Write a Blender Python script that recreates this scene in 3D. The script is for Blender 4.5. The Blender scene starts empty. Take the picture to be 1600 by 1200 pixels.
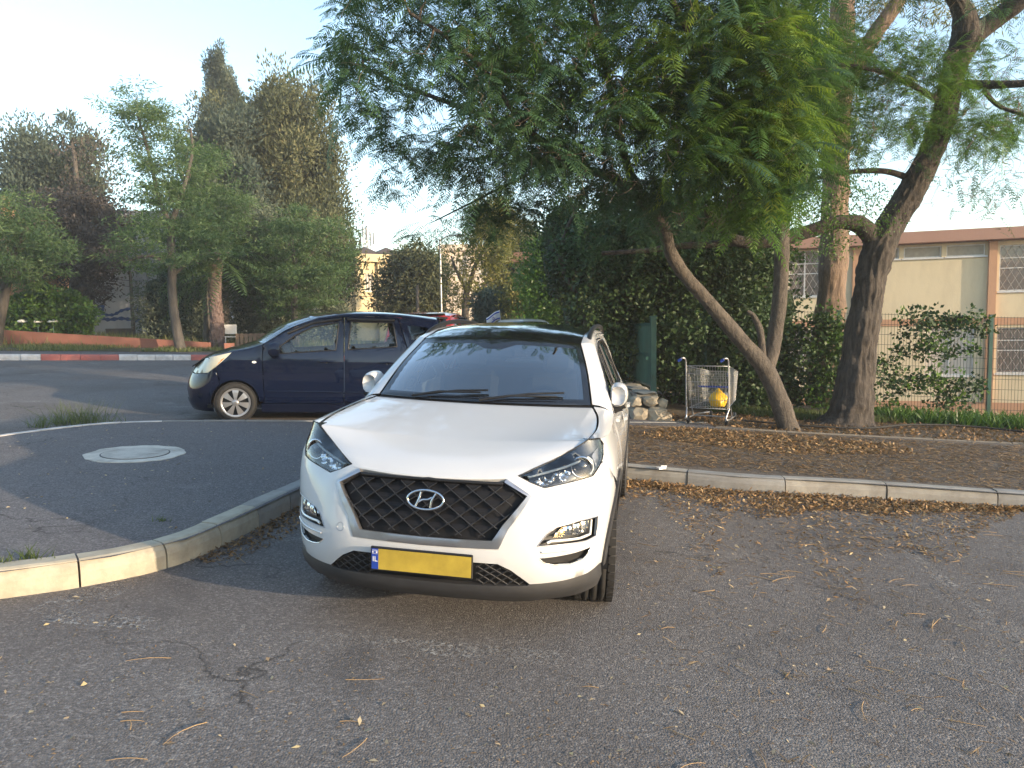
import bpy, math, random
import numpy as np
from mathutils import Vector, Matrix, noise
from mathutils.geometry import delaunay_2d_cdt
random.seed(7); RNG = np.random.default_rng(7)
sc = bpy.context.scene
COL = sc.collection
R = math.radians

# ------------------------------------------------------------------ camera, sky, sun, exposure
CAM_Z, FPX = 1.6826, 1144.9
PITCH, ROLL = R(4.4), R(-0.8)
F_ = np.array([0, math.cos(PITCH), -math.sin(PITCH)]); R0 = np.array([1.0, 0, 0]); U0 = np.cross(R0, F_)
AW = np.stack([R0*math.cos(ROLL)+U0*math.sin(ROLL), -R0*math.sin(ROLL)+U0*math.cos(ROLL), F_])
cd = bpy.data.cameras.new('camera'); cam = bpy.data.objects.new('camera', cd); COL.objects.link(cam); sc.camera = cam
cd.sensor_width = 36; cd.lens = 36*FPX/1600; cd.clip_end = 3000; cd.clip_start = .05
mw = Matrix.Identity(4)
for i in range(3):
    mw[i][0], mw[i][1], mw[i][2] = AW[0][i], AW[1][i], -AW[2][i]
mw.translation = (0, 0, CAM_Z); cam.matrix_world = mw

SUN_EL, SUN_AZ = 9.5, 59.0      # azimuth to the right of straight behind the camera
sdir = Vector((math.sin(R(SUN_AZ))*math.cos(R(SUN_EL)), -math.cos(R(SUN_AZ))*math.cos(R(SUN_EL)), math.sin(R(SUN_EL))))
w = bpy.data.worlds.new('World'); sc.world = w; w.use_nodes = True
nt = w.node_tree; bg = nt.nodes['Background']; sky = nt.nodes.new('ShaderNodeTexSky'); sky.sky_type = 'NISHITA'
sky.sun_disc = False; sky.sun_elevation = R(SUN_EL); sky.sun_rotation = R(180-SUN_AZ); sky.air_density = 1.0; sky.dust_density = 1.0; sky.ozone_density = 1.2
nt.links.new(sky.outputs[0], bg.inputs[0]); bg.inputs[1].default_value = 0.15
sd = bpy.data.lights.new('sun', 'SUN'); sd.energy = 2.1; sd.angle = R(0.6); sd.color = (1, .79, .56)
sun = bpy.data.objects.new('sun', sd); COL.objects.link(sun); sun.rotation_euler = sdir.to_track_quat('Z', 'Y').to_euler(); sun.location = sdir*60
vs = sc.view_settings; vs.view_transform = 'Standard'; vs.look = 'None'; vs.gamma = 1; vs.use_curve_mapping = False; vs.exposure = 1.95

# ------------------------------------------------------------------ pixel <-> place helpers (bake photo measurements into real positions)
CAMP = np.array([0, 0, CAM_Z])
def at(x, y, Y):
    d = AW.T@np.array([(x-800)/FPX, -(y-600)/FPX, 1.0]); return CAMP+d*(Y/d[1])
SA, SB = -0.045687, 0.014661
def sst(a, b, x):
    t = np.clip((x-a)/(b-a), 0, 1); return t*t*(3-2*t)
FENCE = [(1.6, 14.4), (5.16, 13.37), (8.38, 12.83), (14, 11.9), (26, 10.2)]
def gz(x, y):
    x = np.asarray(x, float); y = np.asarray(y, float)
    xs = np.clip(x, -26, 10); ys = np.clip(y, -12, 30)
    z = SA*xs+SB*ys
    d = (y-(13.9-.165*(x-3.4)))            # metres behind the fence line
    return z-2.0*sst(2.4, 9, x)*sst(.4, 6, d)
def G(x, y, h=0.0): return (float(x), float(y), float(gz(x, y))+h)
def gp(px, py, h=0.0):
    d = AW.T@np.array([(px-800)/FPX, -(py-600)/FPX, 1.0]); t = (CAM_Z-h)/(SA*d[0]+SB*d[1]-d[2]); return CAMP+t*d

# ------------------------------------------------------------------ mesh helpers
def link(o, parent=None):
    COL.objects.link(o)
    if parent is not None: o.parent = parent
    return o
def tag(o, label=None, cat=None, group=None, kind=None):
    for k, v in (('label', label), ('category', cat), ('group', group), ('kind', kind)):
        if v: o[k] = v
    return o
def empty(name, M=None, label=None, cat=None, group=None):
    o = bpy.data.objects.new(name, None); o.empty_display_size = .2; COL.objects.link(o)
    if M is not None: o.matrix_world = M
    return tag(o, label, cat, group)
def T(x, y, z, rz=0): return Matrix.Translation((x, y, z))@Matrix.Rotation(rz, 4, 'Z')
def mesh(name, V, Fs, mat, parent=None, smooth=False, midx=None):
    me = bpy.data.meshes.new(name); me.from_pydata([tuple(map(float, v)) for v in V], [], [tuple(int(i) for i in f) for f in Fs])
    for m in (mat if isinstance(mat, (list, tuple)) else [mat]): me.materials.append(m)
    if smooth is True: me.polygons.foreach_set('use_smooth', [True]*len(me.polygons))
    elif smooth is not False: me.polygons.foreach_set('use_smooth', list(smooth))
    if midx is not None: me.polygons.foreach_set('material_index', midx)
    me.update()
    return link(bpy.data.objects.new(name, me), parent)
def quads(name, V, mat, parent=None, tint=None, n=4, kind='stuff'):
    """V: (N, n, 3) loose n-gons, tint: (N,) 0..1 stored as a per-leaf attribute"""
    V = np.asarray(V, np.float32); N = len(V); me = bpy.data.meshes.new(name)
    me.vertices.add(N*n); me.vertices.foreach_set('co', V.reshape(-1))
    me.loops.add(N*n); me.loops.foreach_set('vertex_index', np.arange(N*n, dtype=np.int32))
    me.polygons.add(N); me.polygons.foreach_set('loop_start', np.arange(0, N*n, n, dtype=np.int32))
    me.polygons.foreach_set('loop_total', np.full(N, n, np.int32))
    me.materials.append(mat)
    if tint is not None:
        a = me.attributes.new('tint', 'FLOAT', 'POINT'); a.data.foreach_set('value', np.repeat(np.asarray(tint, np.float32), n))
    me.update(); o = link(bpy.data.objects.new(name, me), parent)
    if kind: o['kind'] = kind
    return o
class MB:
    def __init__(s): s.v = []; s.f = []; s.sm = []; s.mi = []
    def add(s, V, Fs, smooth=False, mi=0):
        b = len(s.v); s.v += [tuple(map(float, v)) for v in V]
        for f in Fs: s.f.append(tuple(int(i)+b for i in f)); s.sm.append(smooth); s.mi.append(mi)
    def box(s, c, d, M=None, mi=0, bev=0):
        hx, hy, hz = d[0]/2, d[1]/2, d[2]/2
        if bev:
            V = []; sg = [(-1,-1),(1,-1),(1,1),(-1,1)]
            pl = []
            for (sx, sy) in sg:
                a = [(sx*hx, sy*(hy-bev)), (sx*(hx-bev), sy*hy)]
                if sx*sy < 0: a = a[::-1]
                pl += a
            pl = [pl[i] for i in range(8)]
            # order counter-clockwise by angle
            pl.sort(key=lambda p: math.atan2(p[1], p[0]))
            for z, q in ((-hz, bev), (-hz+bev, 0), (hz-bev, 0), (hz, bev)):
                for p in pl: V.append((p[0]*(1-q/max(hx, 1e-6)), p[1]*(1-q/max(hy, 1e-6)), z))
            Fs = [tuple(range(7, -1, -1)), tuple(range(24, 32))]
            for k in range(3):
                for i in range(8): j = (i+1) % 8; Fs.append((k*8+i, k*8+j, k*8+8+j, k*8+8+i))
        else:
            V = [(x*hx, y*hy, z*hz) for z in (-1, 1) for y in (-1, 1) for x in (-1, 1)]
            Fs = [(0,2,3,1),(4,5,7,6),(0,1,5,4),(2,6,7,3),(0,4,6,2),(1,3,7,5)]
        V = [Vector(v)+Vector(c) if M is None else M@(Vector(v))+Vector(c) for v in V]
        s.add(V, Fs, False, mi)
    def tube(s, P, r, n=6, mi=0, cap=True, smooth=True):
        P = [Vector(p) for p in P]; m = len(P)
        rr = [r]*m if isinstance(r, (int, float)) else list(r)
        V = []; up = Vector((0, 0, 1)); prev = None
        for i, p in enumerate(P):
            t = (P[min(i+1, m-1)]-P[max(i-1, 0)])
            t = t.normalized() if t.length > 1e-9 else Vector((0, 0, 1))
            if prev is None:
                a = t.cross(up) if abs(t.z) < .95 else t.cross(Vector((0, 1, 0)))
            else: a = prev-t*prev.dot(t)
            a = a.normalized() if a.length > 1e-6 else Vector((1, 0, 0)); prev = a; b = t.cross(a)
            for k in range(n):
                th = 2*math.pi*k/n; V.append(p+(a*math.cos(th)+b*math.sin(th))*rr[i])
        Fs = [(i*n+k, i*n+(k+1) % n, (i+1)*n+(k+1) % n, (i+1)*n+k) for i in range(m-1) for k in range(n)]
        s.add(V, Fs, smooth, mi)
        if cap: s.add(V[:n], [tuple(range(n))[::-1]], False, mi); s.add(V[-n:], [tuple(range(n))], False, mi)
    def lathe(s, prof, n, M, mi=0, smooth=True):   # prof [(radius, axial)], axis = local X
        V = [];
        for r, a in prof:
            for k in range(n):
                th = 2*math.pi*k/n; V.append(M@Vector((a, r*math.cos(th), r*math.sin(th))))
        Fs = [(i*n+k, i*n+(k+1) % n, (i+1)*n+(k+1) % n, (i+1)*n+k) for i in range(len(prof)-1) for k in range(n)]
        s.add(V, Fs, smooth, mi)
    def build(s, name, mat, parent=None):
        return mesh(name, s.v, s.f, mat, parent, s.sm, s.mi if isinstance(mat, (list, tuple)) else None)
def crom(P, n=24):
    P = np.array(P, float); Q = np.vstack([2*P[0]-P[1], P, 2*P[-1]-P[-2]]); out = []
    for i in range(1, len(Q)-2):
        t = np.linspace(0, 1, n, endpoint=False)[:, None]; a, b, c, d = Q[i-1], Q[i], Q[i+1], Q[i+2]
        out.append(.5*((2*b)+(-a+c)*t+(2*a-5*b+4*c-d)*t*t+(-a+3*b-3*c+d)*t**3))
    out.append(P[-1:]); return np.vstack(out)
def inpoly(P, poly):
    P = np.atleast_2d(P); x, y = P[:, 0], P[:, 1]; poly = np.asarray(poly, float); c = np.zeros(len(P), bool)
    x1, y1 = poly[:, 0], poly[:, 1]; x2, y2 = np.roll(x1, -1), np.roll(y1, -1)
    for a, b, e, f in zip(x1, y1, x2, y2):
        if b == f: continue
        k = ((b > y) != (f > y)) & (x < (e-a)*(y-b)/(f-b)+a); c ^= k
    return c
def densify(poly, step, closed=True):
    out = []; n = len(poly)
    for i in range(n if closed else n-1):
        a = np.array(poly[i], float); b = np.array(poly[(i+1) % n], float); k = max(1, int(math.ceil(np.linalg.norm(b-a)/step)))
        for j in range(k): out.append(a+(b-a)*j/k)
    if not closed: out.append(np.array(poly[-1], float))
    return out
def edge_dist(P, loops):
    P = np.atleast_2d(P); d = np.full(len(P), 9e9)
    for L in loops:
        L = np.array(L)
        for a, b in zip(L, np.roll(L, -1, 0)):
            ab = b-a; t = np.clip(((P-a)@ab)/max(ab@ab, 1e-12), 0, 1); d = np.minimum(d, np.linalg.norm(P-(a+t[:, None]*ab), axis=1))
    return d
def fill(outline, holes=(), step=.05):
    loops = [densify(outline, step)]+[densify(h, step) for h in holes]
    O = np.array(loops[0]); lo, hi = O.min(0), O.max(0)
    gx = np.arange(lo[0]+step*.5, hi[0], step); gy = np.arange(lo[1]+step*.5, hi[1], step)
    Pg = np.array([(x+(step*.5 if j % 2 else 0), y) for j, y in enumerate(gy) for x in gx]).reshape(-1, 2)
    if len(Pg):
        k = inpoly(Pg, O)
        for h in loops[1:]: k &= ~inpoly(Pg, h)
        Pg = Pg[k]
        if len(Pg): Pg = Pg[edge_dist(Pg, loops) > step*.45]
    vs_ = []; ed = []; lp = []
    for L in loops:
        b = len(vs_); n = len(L); vs_ += [Vector(p) for p in L]; ed += [(b+i, b+(i+1) % n) for i in range(n)]; lp.append((b, n))
    vs_ += [Vector(p) for p in Pg]
    v2, e2, f2, ov, oe, of = delaunay_2d_cdt(vs_, ed, [], 0, 1e-6)
    V = np.array([tuple(v) for v in v2]); Fs = np.array([tuple(f) for f in f2]); cen = V[Fs].mean(1)
    k = inpoly(cen, O)
    for h in loops[1:]: k &= ~inpoly(cen, h)
    Fs = Fs[k]
    a, b, c = V[Fs[:, 0]], V[Fs[:, 1]], V[Fs[:, 2]]
    ar = (b[:, 0]-a[:, 0])*(c[:, 1]-a[:, 1])-(b[:, 1]-a[:, 1])*(c[:, 0]-a[:, 0])
    Fs[ar < 0] = Fs[ar < 0][:, ::-1]
    mp = {}
    for i, o_ in enumerate(ov):
        for q in o_: mp[q] = i
    lps = [[mp[b+i] for i in range(n)] for b, n in lp]
    return V, Fs[np.abs(ar) > 1e-12], lps

# ------------------------------------------------------------------ materials
def new_mat(name):
    m = bpy.data.materials.new(name); m.use_nodes = True; return m, m.node_tree, m.node_tree.nodes['Principled BSDF']
def ramp(nt, fac, stops):
    r = nt.nodes.new('ShaderNodeValToRGB'); e = r.color_ramp.elements
    while len(e) < len(stops): e.new(.5)
    for k, (p, c) in enumerate(stops): e[k].position = p; e[k].color = (*c, 1)
    nt.links.new(fac, r.inputs[0]); return r.outputs[0]
def nz(nt, scale, detail=4, rough=.55, vec=None, dist=0):
    n = nt.nodes.new('ShaderNodeTexNoise'); n.inputs['Scale'].default_value = scale; n.inputs['Detail'].default_value = detail
    n.inputs['Roughness'].default_value = rough; n.inputs['Distortion'].default_value = dist
    if vec is not None: nt.links.new(vec, n.inputs['Vector'])
    return n.outputs['Fac']
def objvec(nt, scale=(1, 1, 1), gen='Object'):
    t = nt.nodes.new('ShaderNodeTexCoord'); m = nt.nodes.new('ShaderNodeMapping'); m.inputs['Scale'].default_value = scale
    nt.links.new(t.outputs[gen], m.inputs[0]); return m.outputs[0]
def geopos(nt):
    return nt.nodes.new('ShaderNodeNewGeometry').outputs['Position']
def mixc(nt, fac, a, b, mode='MIX'):
    m = nt.nodes.new('ShaderNodeMix'); m.data_type = 'RGBA'; m.blend_type = mode
    for s, v in ((0, fac), (6, a), (7, b)):
        if isinstance(v, (int, float)): m.inputs[s].default_value = v
        elif isinstance(v, tuple): m.inputs[s].default_value = (*v, 1)
        else: nt.links.new(v, m.inputs[s])
    return m.outputs[2]
def math_(nt, op, a, b=0.0, clamp=False):
    m = nt.nodes.new('ShaderNodeMath'); m.operation = op; m.use_clamp = clamp
    for s, v in ((0, a), (1, b)):
        if isinstance(v, (int, float)): m.inputs[s].default_value = v
        else: nt.links.new(v, m.inputs[s])
    return m.outputs[0]
def bump(nt, b, h, strength=.3, dist=.01):
    n = nt.nodes.new('ShaderNodeBump'); n.inputs['Strength'].default_value = strength; n.inputs['Distance'].default_value = dist
    nt.links.new(h, n.inputs['Height']); nt.links.new(n.outputs[0], b.inputs['Normal'])
def simple(name, col, rough=.5, metal=0, coat=0, var=.12, scale=6, spec=.5):
    m, nt, b = new_mat(name)
    v = objvec(nt); f = nz(nt, scale, 5, .6, v)
    c = ramp(nt, f, [(.3, tuple(x*(1-var) for x in col)), (.7, tuple(min(1, x*(1+var)) for x in col))])
    nt.links.new(c, b.inputs['Base Color']); b.inputs['Roughness'].default_value = rough; b.inputs['Metallic'].default_value = metal
    b.inputs['Coat Weight'].default_value = coat; b.inputs['Coat Roughness'].default_value = .03; b.inputs['Specular IOR Level'].default_value = spec
    return m
def paint(name, col, dust=(.45, .40, .34), metal=0.0, flake=0, spec=.3):
    m, nt, b = new_mat(name); v = objvec(nt)
    f = nz(nt, 2.2, 6, .65, v); sp = nz(nt, 160, 2, .5, v)
    d = math_(nt, 'MULTIPLY', ramp(nt, f, [(.45, (0, 0, 0)), (.8, (1, 1, 1))]), .16)
    s2 = math_(nt, 'GREATER_THAN', sp, .74)
    c = mixc(nt, d, col, dust); c = mixc(nt, math_(nt, 'MULTIPLY', s2, .35), c, (.2, .17, .13))
    nt.links.new(c, b.inputs['Base Color']); b.inputs['Metallic'].default_value = metal
    rr = math_(nt, 'ADD', math_(nt, 'MULTIPLY', f, .2), .45); nt.links.new(rr, b.inputs['Roughness'])
    b.inputs['Coat Weight'].default_value = 1; b.inputs['Coat Roughness'].default_value = .045; b.inputs['Coat IOR'].default_value = 1.5; b.inputs['Specular IOR Level'].default_value = spec
    return m
def glass(name, tint=(.8, .88, .86), k=1.6, add=.02, rough=0.0, ior=1.5):
    m = bpy.data.materials.new(name); m.use_nodes = True; nt = m.node_tree; nt.nodes.clear()
    o = nt.nodes.new('ShaderNodeOutputMaterial'); t = nt.nodes.new('ShaderNodeBsdfTransparent'); g = nt.nodes.new('ShaderNodeBsdfGlossy')
    g.inputs['Roughness'].default_value = rough; t.inputs[0].default_value = (*tint, 1); fr = nt.nodes.new('ShaderNodeFresnel'); fr.inputs[0].default_value = ior
    mx = nt.nodes.new('ShaderNodeMixShader'); f2 = math_(nt, 'ADD', math_(nt, 'MULTIPLY', fr.outputs[0], k), add, True)
    nt.links.new(f2, mx.inputs[0]); nt.links.new(t.outputs[0], mx.inputs[1]); nt.links.new(g.outputs[0], mx.inputs[2]); nt.links.new(mx.outputs[0], o.inputs[0])
    return m
def leafmat(name, c1, c2, c3=None, trans=.35, rough=.5):
    m = bpy.data.materials.new(name); m.use_nodes = True; nt = m.node_tree; b = nt.nodes['Principled BSDF']; out = nt.nodes['Material Output']
    a = nt.nodes.new('ShaderNodeAttribute'); a.attribute_name = 'tint'
    st = [(0, c1), (.8, c2)]+([(1.0, c3)] if c3 else [])
    c = ramp(nt, a.outputs['Fac'], st); nt.links.new(c, b.inputs['Base Color']); b.inputs['Roughness'].default_value = rough
    b.inputs['Specular IOR Level'].default_value = .35
    tr = nt.nodes.new('ShaderNodeBsdfTranslucent'); tc = mixc(nt, .5, c, (c2[0]*1.3, c2[1]*1.4, c2[2]*.6)); nt.links.new(tc, tr.inputs[0])
    mx = nt.nodes.new('ShaderNodeMixShader'); mx.inputs[0].default_value = trans
    nt.links.new(b.outputs[0], mx.inputs[1]); nt.links.new(tr.outputs[0], mx.inputs[2]); nt.links.new(mx.outputs[0], out.inputs[0])
    return m
def asphalt(name, base=(.132, .122, .117), light=(.42, .39, .36), warm=.35):
    m, nt, b = new_mat(name); p = geopos(nt)
    fine = nz(nt, 170, 3, .6, p); mid = nz(nt, 55, 2, .5, p); big = nz(nt, .55, 5, .6, p); med = nz(nt, 3.5, 6, .65, p)
    vo = nt.nodes.new('ShaderNodeTexVoronoi'); vo.inputs['Scale'].default_value = 98; nt.links.new(p, vo.inputs['Vector'])
    vc = nt.nodes.new('ShaderNodeSeparateColor'); nt.links.new(vo.outputs['Color'], vc.inputs[0])
    stone = ramp(nt, vc.outputs[0], [(.0, tuple(x*.55 for x in base)), (.5, base), (.84, tuple(x*1.5 for x in base)), (1.0, tuple(x*.85 for x in light))])
    c = mixc(nt, .42, stone, ramp(nt, fine, [(.35, tuple(x*.5 for x in base)), (.7, tuple(x*1.9 for x in base))]))
    # dusty worn patches and brown litter staining
    du = ramp(nt, med, [(.48, (0, 0, 0)), (.75, (1, 1, 1))]); c = mixc(nt, math_(nt, 'MULTIPLY', du, .22), c, (.17, .155, .14))
    bw = ramp(nt, big, [(.45, (0, 0, 0)), (.65, (1, 1, 1))]); c = mixc(nt, math_(nt, 'MULTIPLY', bw, warm), c, (.075, .058, .045)); oil = ramp(nt, nz(nt, .9, 3, .5, p, 1.2), [(.62, (0, 0, 0)), (.72, (1, 1, 1))]); c = mixc(nt, math_(nt, 'MULTIPLY', oil, .28), c, (.04, .037, .037))
    pm_ = nz(nt, 1.15, 5, .6, p, .3); ch = math_(nt, 'MULTIPLY', ramp(nt, pm_, [(.60, (0, 0, 0)), (.70, (1, 1, 1))]), ramp(nt, mid, [(.42, (0, 0, 0)), (.6, (1, 1, 1))])); c = mixc(nt, math_(nt, 'MULTIPLY', ch, .45), c, (.34, .33, .31))
    mp = nt.nodes.new('ShaderNodeVectorMath'); mp.operation = 'ADD'; nn = nt.nodes.new('ShaderNodeTexNoise'); nn.inputs['Scale'].default_value = 2.2; nn.inputs['Detail'].default_value = 5; nt.links.new(p, nn.inputs['Vector'])
    sv = nt.nodes.new('ShaderNodeVectorMath'); sv.operation = 'SCALE'; sv.inputs[3].default_value = .9; nt.links.new(nn.outputs['Color'], sv.inputs[0]); nt.links.new(p, mp.inputs[0]); nt.links.new(sv.outputs[0], mp.inputs[1])
    vk = nt.nodes.new('ShaderNodeTexVoronoi'); vk.feature = 'DISTANCE_TO_EDGE'; vk.inputs['Scale'].default_value = .33; nt.links.new(mp.outputs[0], vk.inputs['Vector'])
    ck = math_(nt, 'MULTIPLY', ramp(nt, vk.outputs['Distance'], [(.0, (1, 1, 1)), (.006, (0, 0, 0))]), ramp(nt, nz(nt, .8, 3, .5, p), [(.48, (0, 0, 0)), (.6, (1, 1, 1))])); c = mixc(nt, math_(nt, 'MULTIPLY', ck, .75), c, (.02, .018, .016))
    nt.links.new(c, b.inputs['Base Color']); b.inputs['Roughness'].default_value = .88; b.inputs['Specular IOR Level'].default_value = .3
    h = math_(nt, 'ADD', math_(nt, 'MULTIPLY', vo.outputs['Distance'], -1.2), fine); h = math_(nt, 'ADD', h, math_(nt, 'MULTIPLY', mid, .7))
    bump(nt, b, h, .75, .006); return m
M = {}
M['asphalt'] = asphalt('asphalt'); M['dirtywalk'] = asphalt('littered_pavement', (.120, .100, .082), (.34, .28, .21), .5); M['walk'] = asphalt('pavement_asphalt', (.125, .119, .122), (.36, .35, .35), .15)
def concrete(name, c, stain=(.16, .14, .12)):
    m, nt, b = new_mat(name); p = geopos(nt); f = nz(nt, 5, 7, .65, p); g = nz(nt, 60, 3, .6, p)
    col = mixc(nt, ramp(nt, f, [(.42, (0, 0, 0)), (.72, (.7, .7, .7))]), c, stain); col = mixc(nt, math_(nt, 'MULTIPLY', g, .25), col, tuple(x*.6 for x in c))
    nt.links.new(col, b.inputs['Base Color']); b.inputs['Roughness'].default_value = .85; bump(nt, b, math_(nt, 'ADD', f, math_(nt, 'MULTIPLY', g, .4)), .5, .008); return m
M['kerb'] = concrete('kerb_concrete', (.33, .315, .28)); M['kerb2'] = concrete('kerb_concrete_grey', (.27, .27, .26))
M['kerb_white'] = concrete('kerb_white_paint', (.62, .6, .58), (.28, .26, .25)); M['kerb_red'] = concrete('kerb_red_paint', (.40, .12, .10), (.3, .15, .13)); M['kerb_pink'] = concrete('kerb_faded_red_paint', (.5, .33, .31), (.35, .3, .28))
M['white'] = paint('white_car_paint', (.55, .56, .57)); M['navy'] = paint('navy_car_paint', (.004, .0075, .024), (.012, .014, .022), 0, spec=0)
M['red'] = paint('red_car_paint', (.5, .02, .025)); M['silver'] = paint('silver_car_paint', (.5, .5, .5), metal=.6)
M['black'] = simple('black_plastic', (.010, .010, .011), .5, var=.3, scale=30); M['gloss'] = simple('gloss_black', (.008, .008, .009), .12, coat=1)
M['darkgrey'] = simple('grey_plastic', (.028, .028, .030), .6, var=.2); M['frame'] = simple('satin_silver', (.36, .36, .38), .32, .85)
M['pit'] = simple('grille_backing', (.010, .010, .012), .6, spec=.25)
M['chrome'] = simple('chrome', (.75, .75, .76), .08, 1); M['rubber'] = simple('rubber', (.02, .019, .018), .8, var=.35, scale=20)
M['alloy'] = simple('alloy', (.42, .42, .43), .3, .7); M['barmetal'] = simple('dark_chrome', (.06, .06, .063), .35, .6)
M['glass'] = glass('car_glass', (.26, .31, .32), 4.8, .14); M['lens'] = glass('lamp_lens', (.93, .95, .96)); M['dglass'] = glass('privacy_glass', (.12, .13, .13)); M['sideglass'] = glass('side_glass', (.74, .8, .78))
M['seat'] = simple('seat_fabric', (.06, .058, .055), .9); M['interior'] = simple('interior_trim', (.03, .03, .032), .75); M['beige'] = simple('pillar_trim', (.42, .39, .33), .8)
M['amber'] = simple('amber_lens', (.6, .18, .02), .2, coat=1); M['redlamp'] = simple('red_lens', (.4, .01, .01), .15, coat=1); M['lampwhite'] = simple('clear_lamp', (.7, .7, .66), .2, coat=1)
M['yellow'] = simple('yellow_plate', (.44, .32, .045), .5, var=.28, scale=5); M['blue'] = simple('blue_plastic', (.02, .06, .35), .4); M['flagwhite'] = simple('flag_white', (.75, .75, .75), .8); M['flagblue'] = simple('flag_blue', (.03, .08, .4), .8)
M['yellowbag'] = simple('yellow_bag', (.75, .45, .02), .35, var=.2); M['whitebag'] = simple('white_bag', (.7, .7, .7), .4)

# ------------------------------------------------------------------ car surfaces
class Car:
    def __init__(s, root, plan, FZ, SZ, RZ, blend, E, C):
        s.root = root; s.P = crom(plan); s.U = np.r_[0, np.cumsum(np.linalg.norm(np.diff(s.P, axis=0), axis=1))]
        t = np.gradient(s.P, axis=0); t /= np.linalg.norm(t, axis=1)[:, None]; s.N = np.stack([t[:, 1], -t[:, 0]], 1)
        s.tab = [crom(k, 8) for k in (FZ, SZ, RZ)]; s.blend = blend
        s.E = crom(E, 12) if E else None; s.C = crom(C, 12) if C else None; s.nE = len(E)-1 if E else 0
    def u(s, y): return float(np.interp(y, s.P[:, 1], s.U))
    def skirt(s, q):
        q = np.atleast_2d(q); uu = q[:, 0]; z = q[:, 1]; sg = np.where(uu < 0, -1, 1); u = np.abs(uu)
        x = np.interp(u, s.U, s.P[:, 0]); y = np.interp(u, s.U, s.P[:, 1]); nx = np.interp(u, s.U, s.N[:, 0]); ny = np.interp(u, s.U, s.N[:, 1])
        a, b, c, d = s.blend; wf = 1-sst(a, b, u); wr = sst(c, d, u)
        I = [np.interp(z, t[:, 0], t[:, 1]) for t in s.tab]; ins = wf*I[0]+wr*I[2]+(1-wf-wr)*I[1]
        return np.stack([(x-nx*ins)*sg, y-ny*ins, z], 1)
    def top(s, q):   # q = (s across -1..1, t index along)
        q = np.atleast_2d(q); ss = q[:, 0]; t = q[:, 1]*12; k = np.arange(len(s.E))
        e = [np.interp(t, k, s.E[:, i]) for i in range(3)]; c = [np.interp(t, k, s.C[:, i]) for i in range(2)]
        w1 = 1-ss**2; w2 = 1-np.abs(ss)**2.4
        return np.stack([ss*e[0], e[1]+(c[0]-e[1])*w1, e[2]+(c[1]-e[2])*w2], 1)
    def side_at(s, y, z): return s.skirt([(s.u(y), z)])[0]
    def strip(s, name, A, B, mat, bulge=.0, n=4, sides=(-1, 1), parent=None, rear=True):
        """surface between 3D curves A (inner) and B (outer), bulged outward-up"""
        A = crom(A, 6); B = crom(B, 6); out = []
        for sg in sides:
            V = []
            for a, b in zip(A, B):
                for j in range(n+1):
                    t = j/n; p = a*(1-t)+b*t; h = bulge*4*t*(1-t)*np.linalg.norm(b-a); p = p+np.array([h*.7, 0, h*.8]); p[0] *= sg; V.append(p)
            m = n+1; Fs = [(i*m+j, (i+1)*m+j, (i+1)*m+j+1, i*m+j+1) for i in range(len(A)-1) for j in range(n)]
            if sg > 0: Fs = [f[::-1] for f in Fs]
            out.append(mesh(name, V, Fs, mat, parent or s.root, True))
        return out
    def panel(s, name, outline, mat, surf=None, holes=(), inset=0.0, thick=.014, step=.045, roll=.003, sides=(1,), parent=None, rim=None, rimmat=None, uvscale=1.0):
        surf = surf or s.skirt; V2, Fs, loops = fill(outline, holes, step); res = []
        for sg in sides:
            q = V2*np.array([sg, 1]); P = surf(q); e = 1e-3
            du = (surf(q+[e, 0])-surf(q-[e, 0])); dv = (surf(q+[0, e])-surf(q-[0, e])); N = np.cross(du, dv); N /= np.maximum(np.linalg.norm(N, axis=1), 1e-9)[:, None]
            ins = np.full(len(P), float(inset)) if not callable(inset) else inset(V2)
            bd = np.zeros(len(P), bool)
            for L in loops: bd[L] = True
            P2 = P-N*(ins+bd*roll)[:, None]
            V = list(P2); F2 = [tuple(f) if sg > 0 else tuple(f[::-1]) for f in Fs]; smf = [True]*len(F2); mi = [0]*len(F2)
            if thick:
                for L in loops:
                    b = len(V); n = len(L); V += [P2[i] for i in L]; V += [P2[i]-N[i]*thick for i in L]
                    for i in range(n):
                        j = (i+1) % n; f = (b+i, b+n+i, b+n+j, b+j); F2.append(f if sg > 0 else f[::-1]); smf.append(False); mi.append(1 if rimmat else 0)
            res.append(mesh(name, V, F2, [mat, rimmat] if rimmat else mat, parent or s.root, smf, mi if rimmat else None))
        return res
    def line(s, name, pts, r, mat, surf=None, inset=0.0, sides=(1,), parent=None, n=5, step=.04):
        surf = surf or s.skirt; out = []; q = np.array(densify(pts, step, False))
        for sg in sides:
            P = surf(q*np.array([sg, 1])); e = 1e-3; qq = q*np.array([sg, 1])
            N = np.cross(surf(qq+[e, 0])-surf(qq-[e, 0]), surf(qq+[0, e])-surf(qq-[0, e])); N /= np.linalg.norm(N, axis=1)[:, None]
            m = MB(); m.tube(P-N*inset, r, n); out.append(m.build(name, mat, parent or s.root))
        return out
def mir(L): return [(-x, y) for x, y in L[::-1]]
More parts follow.
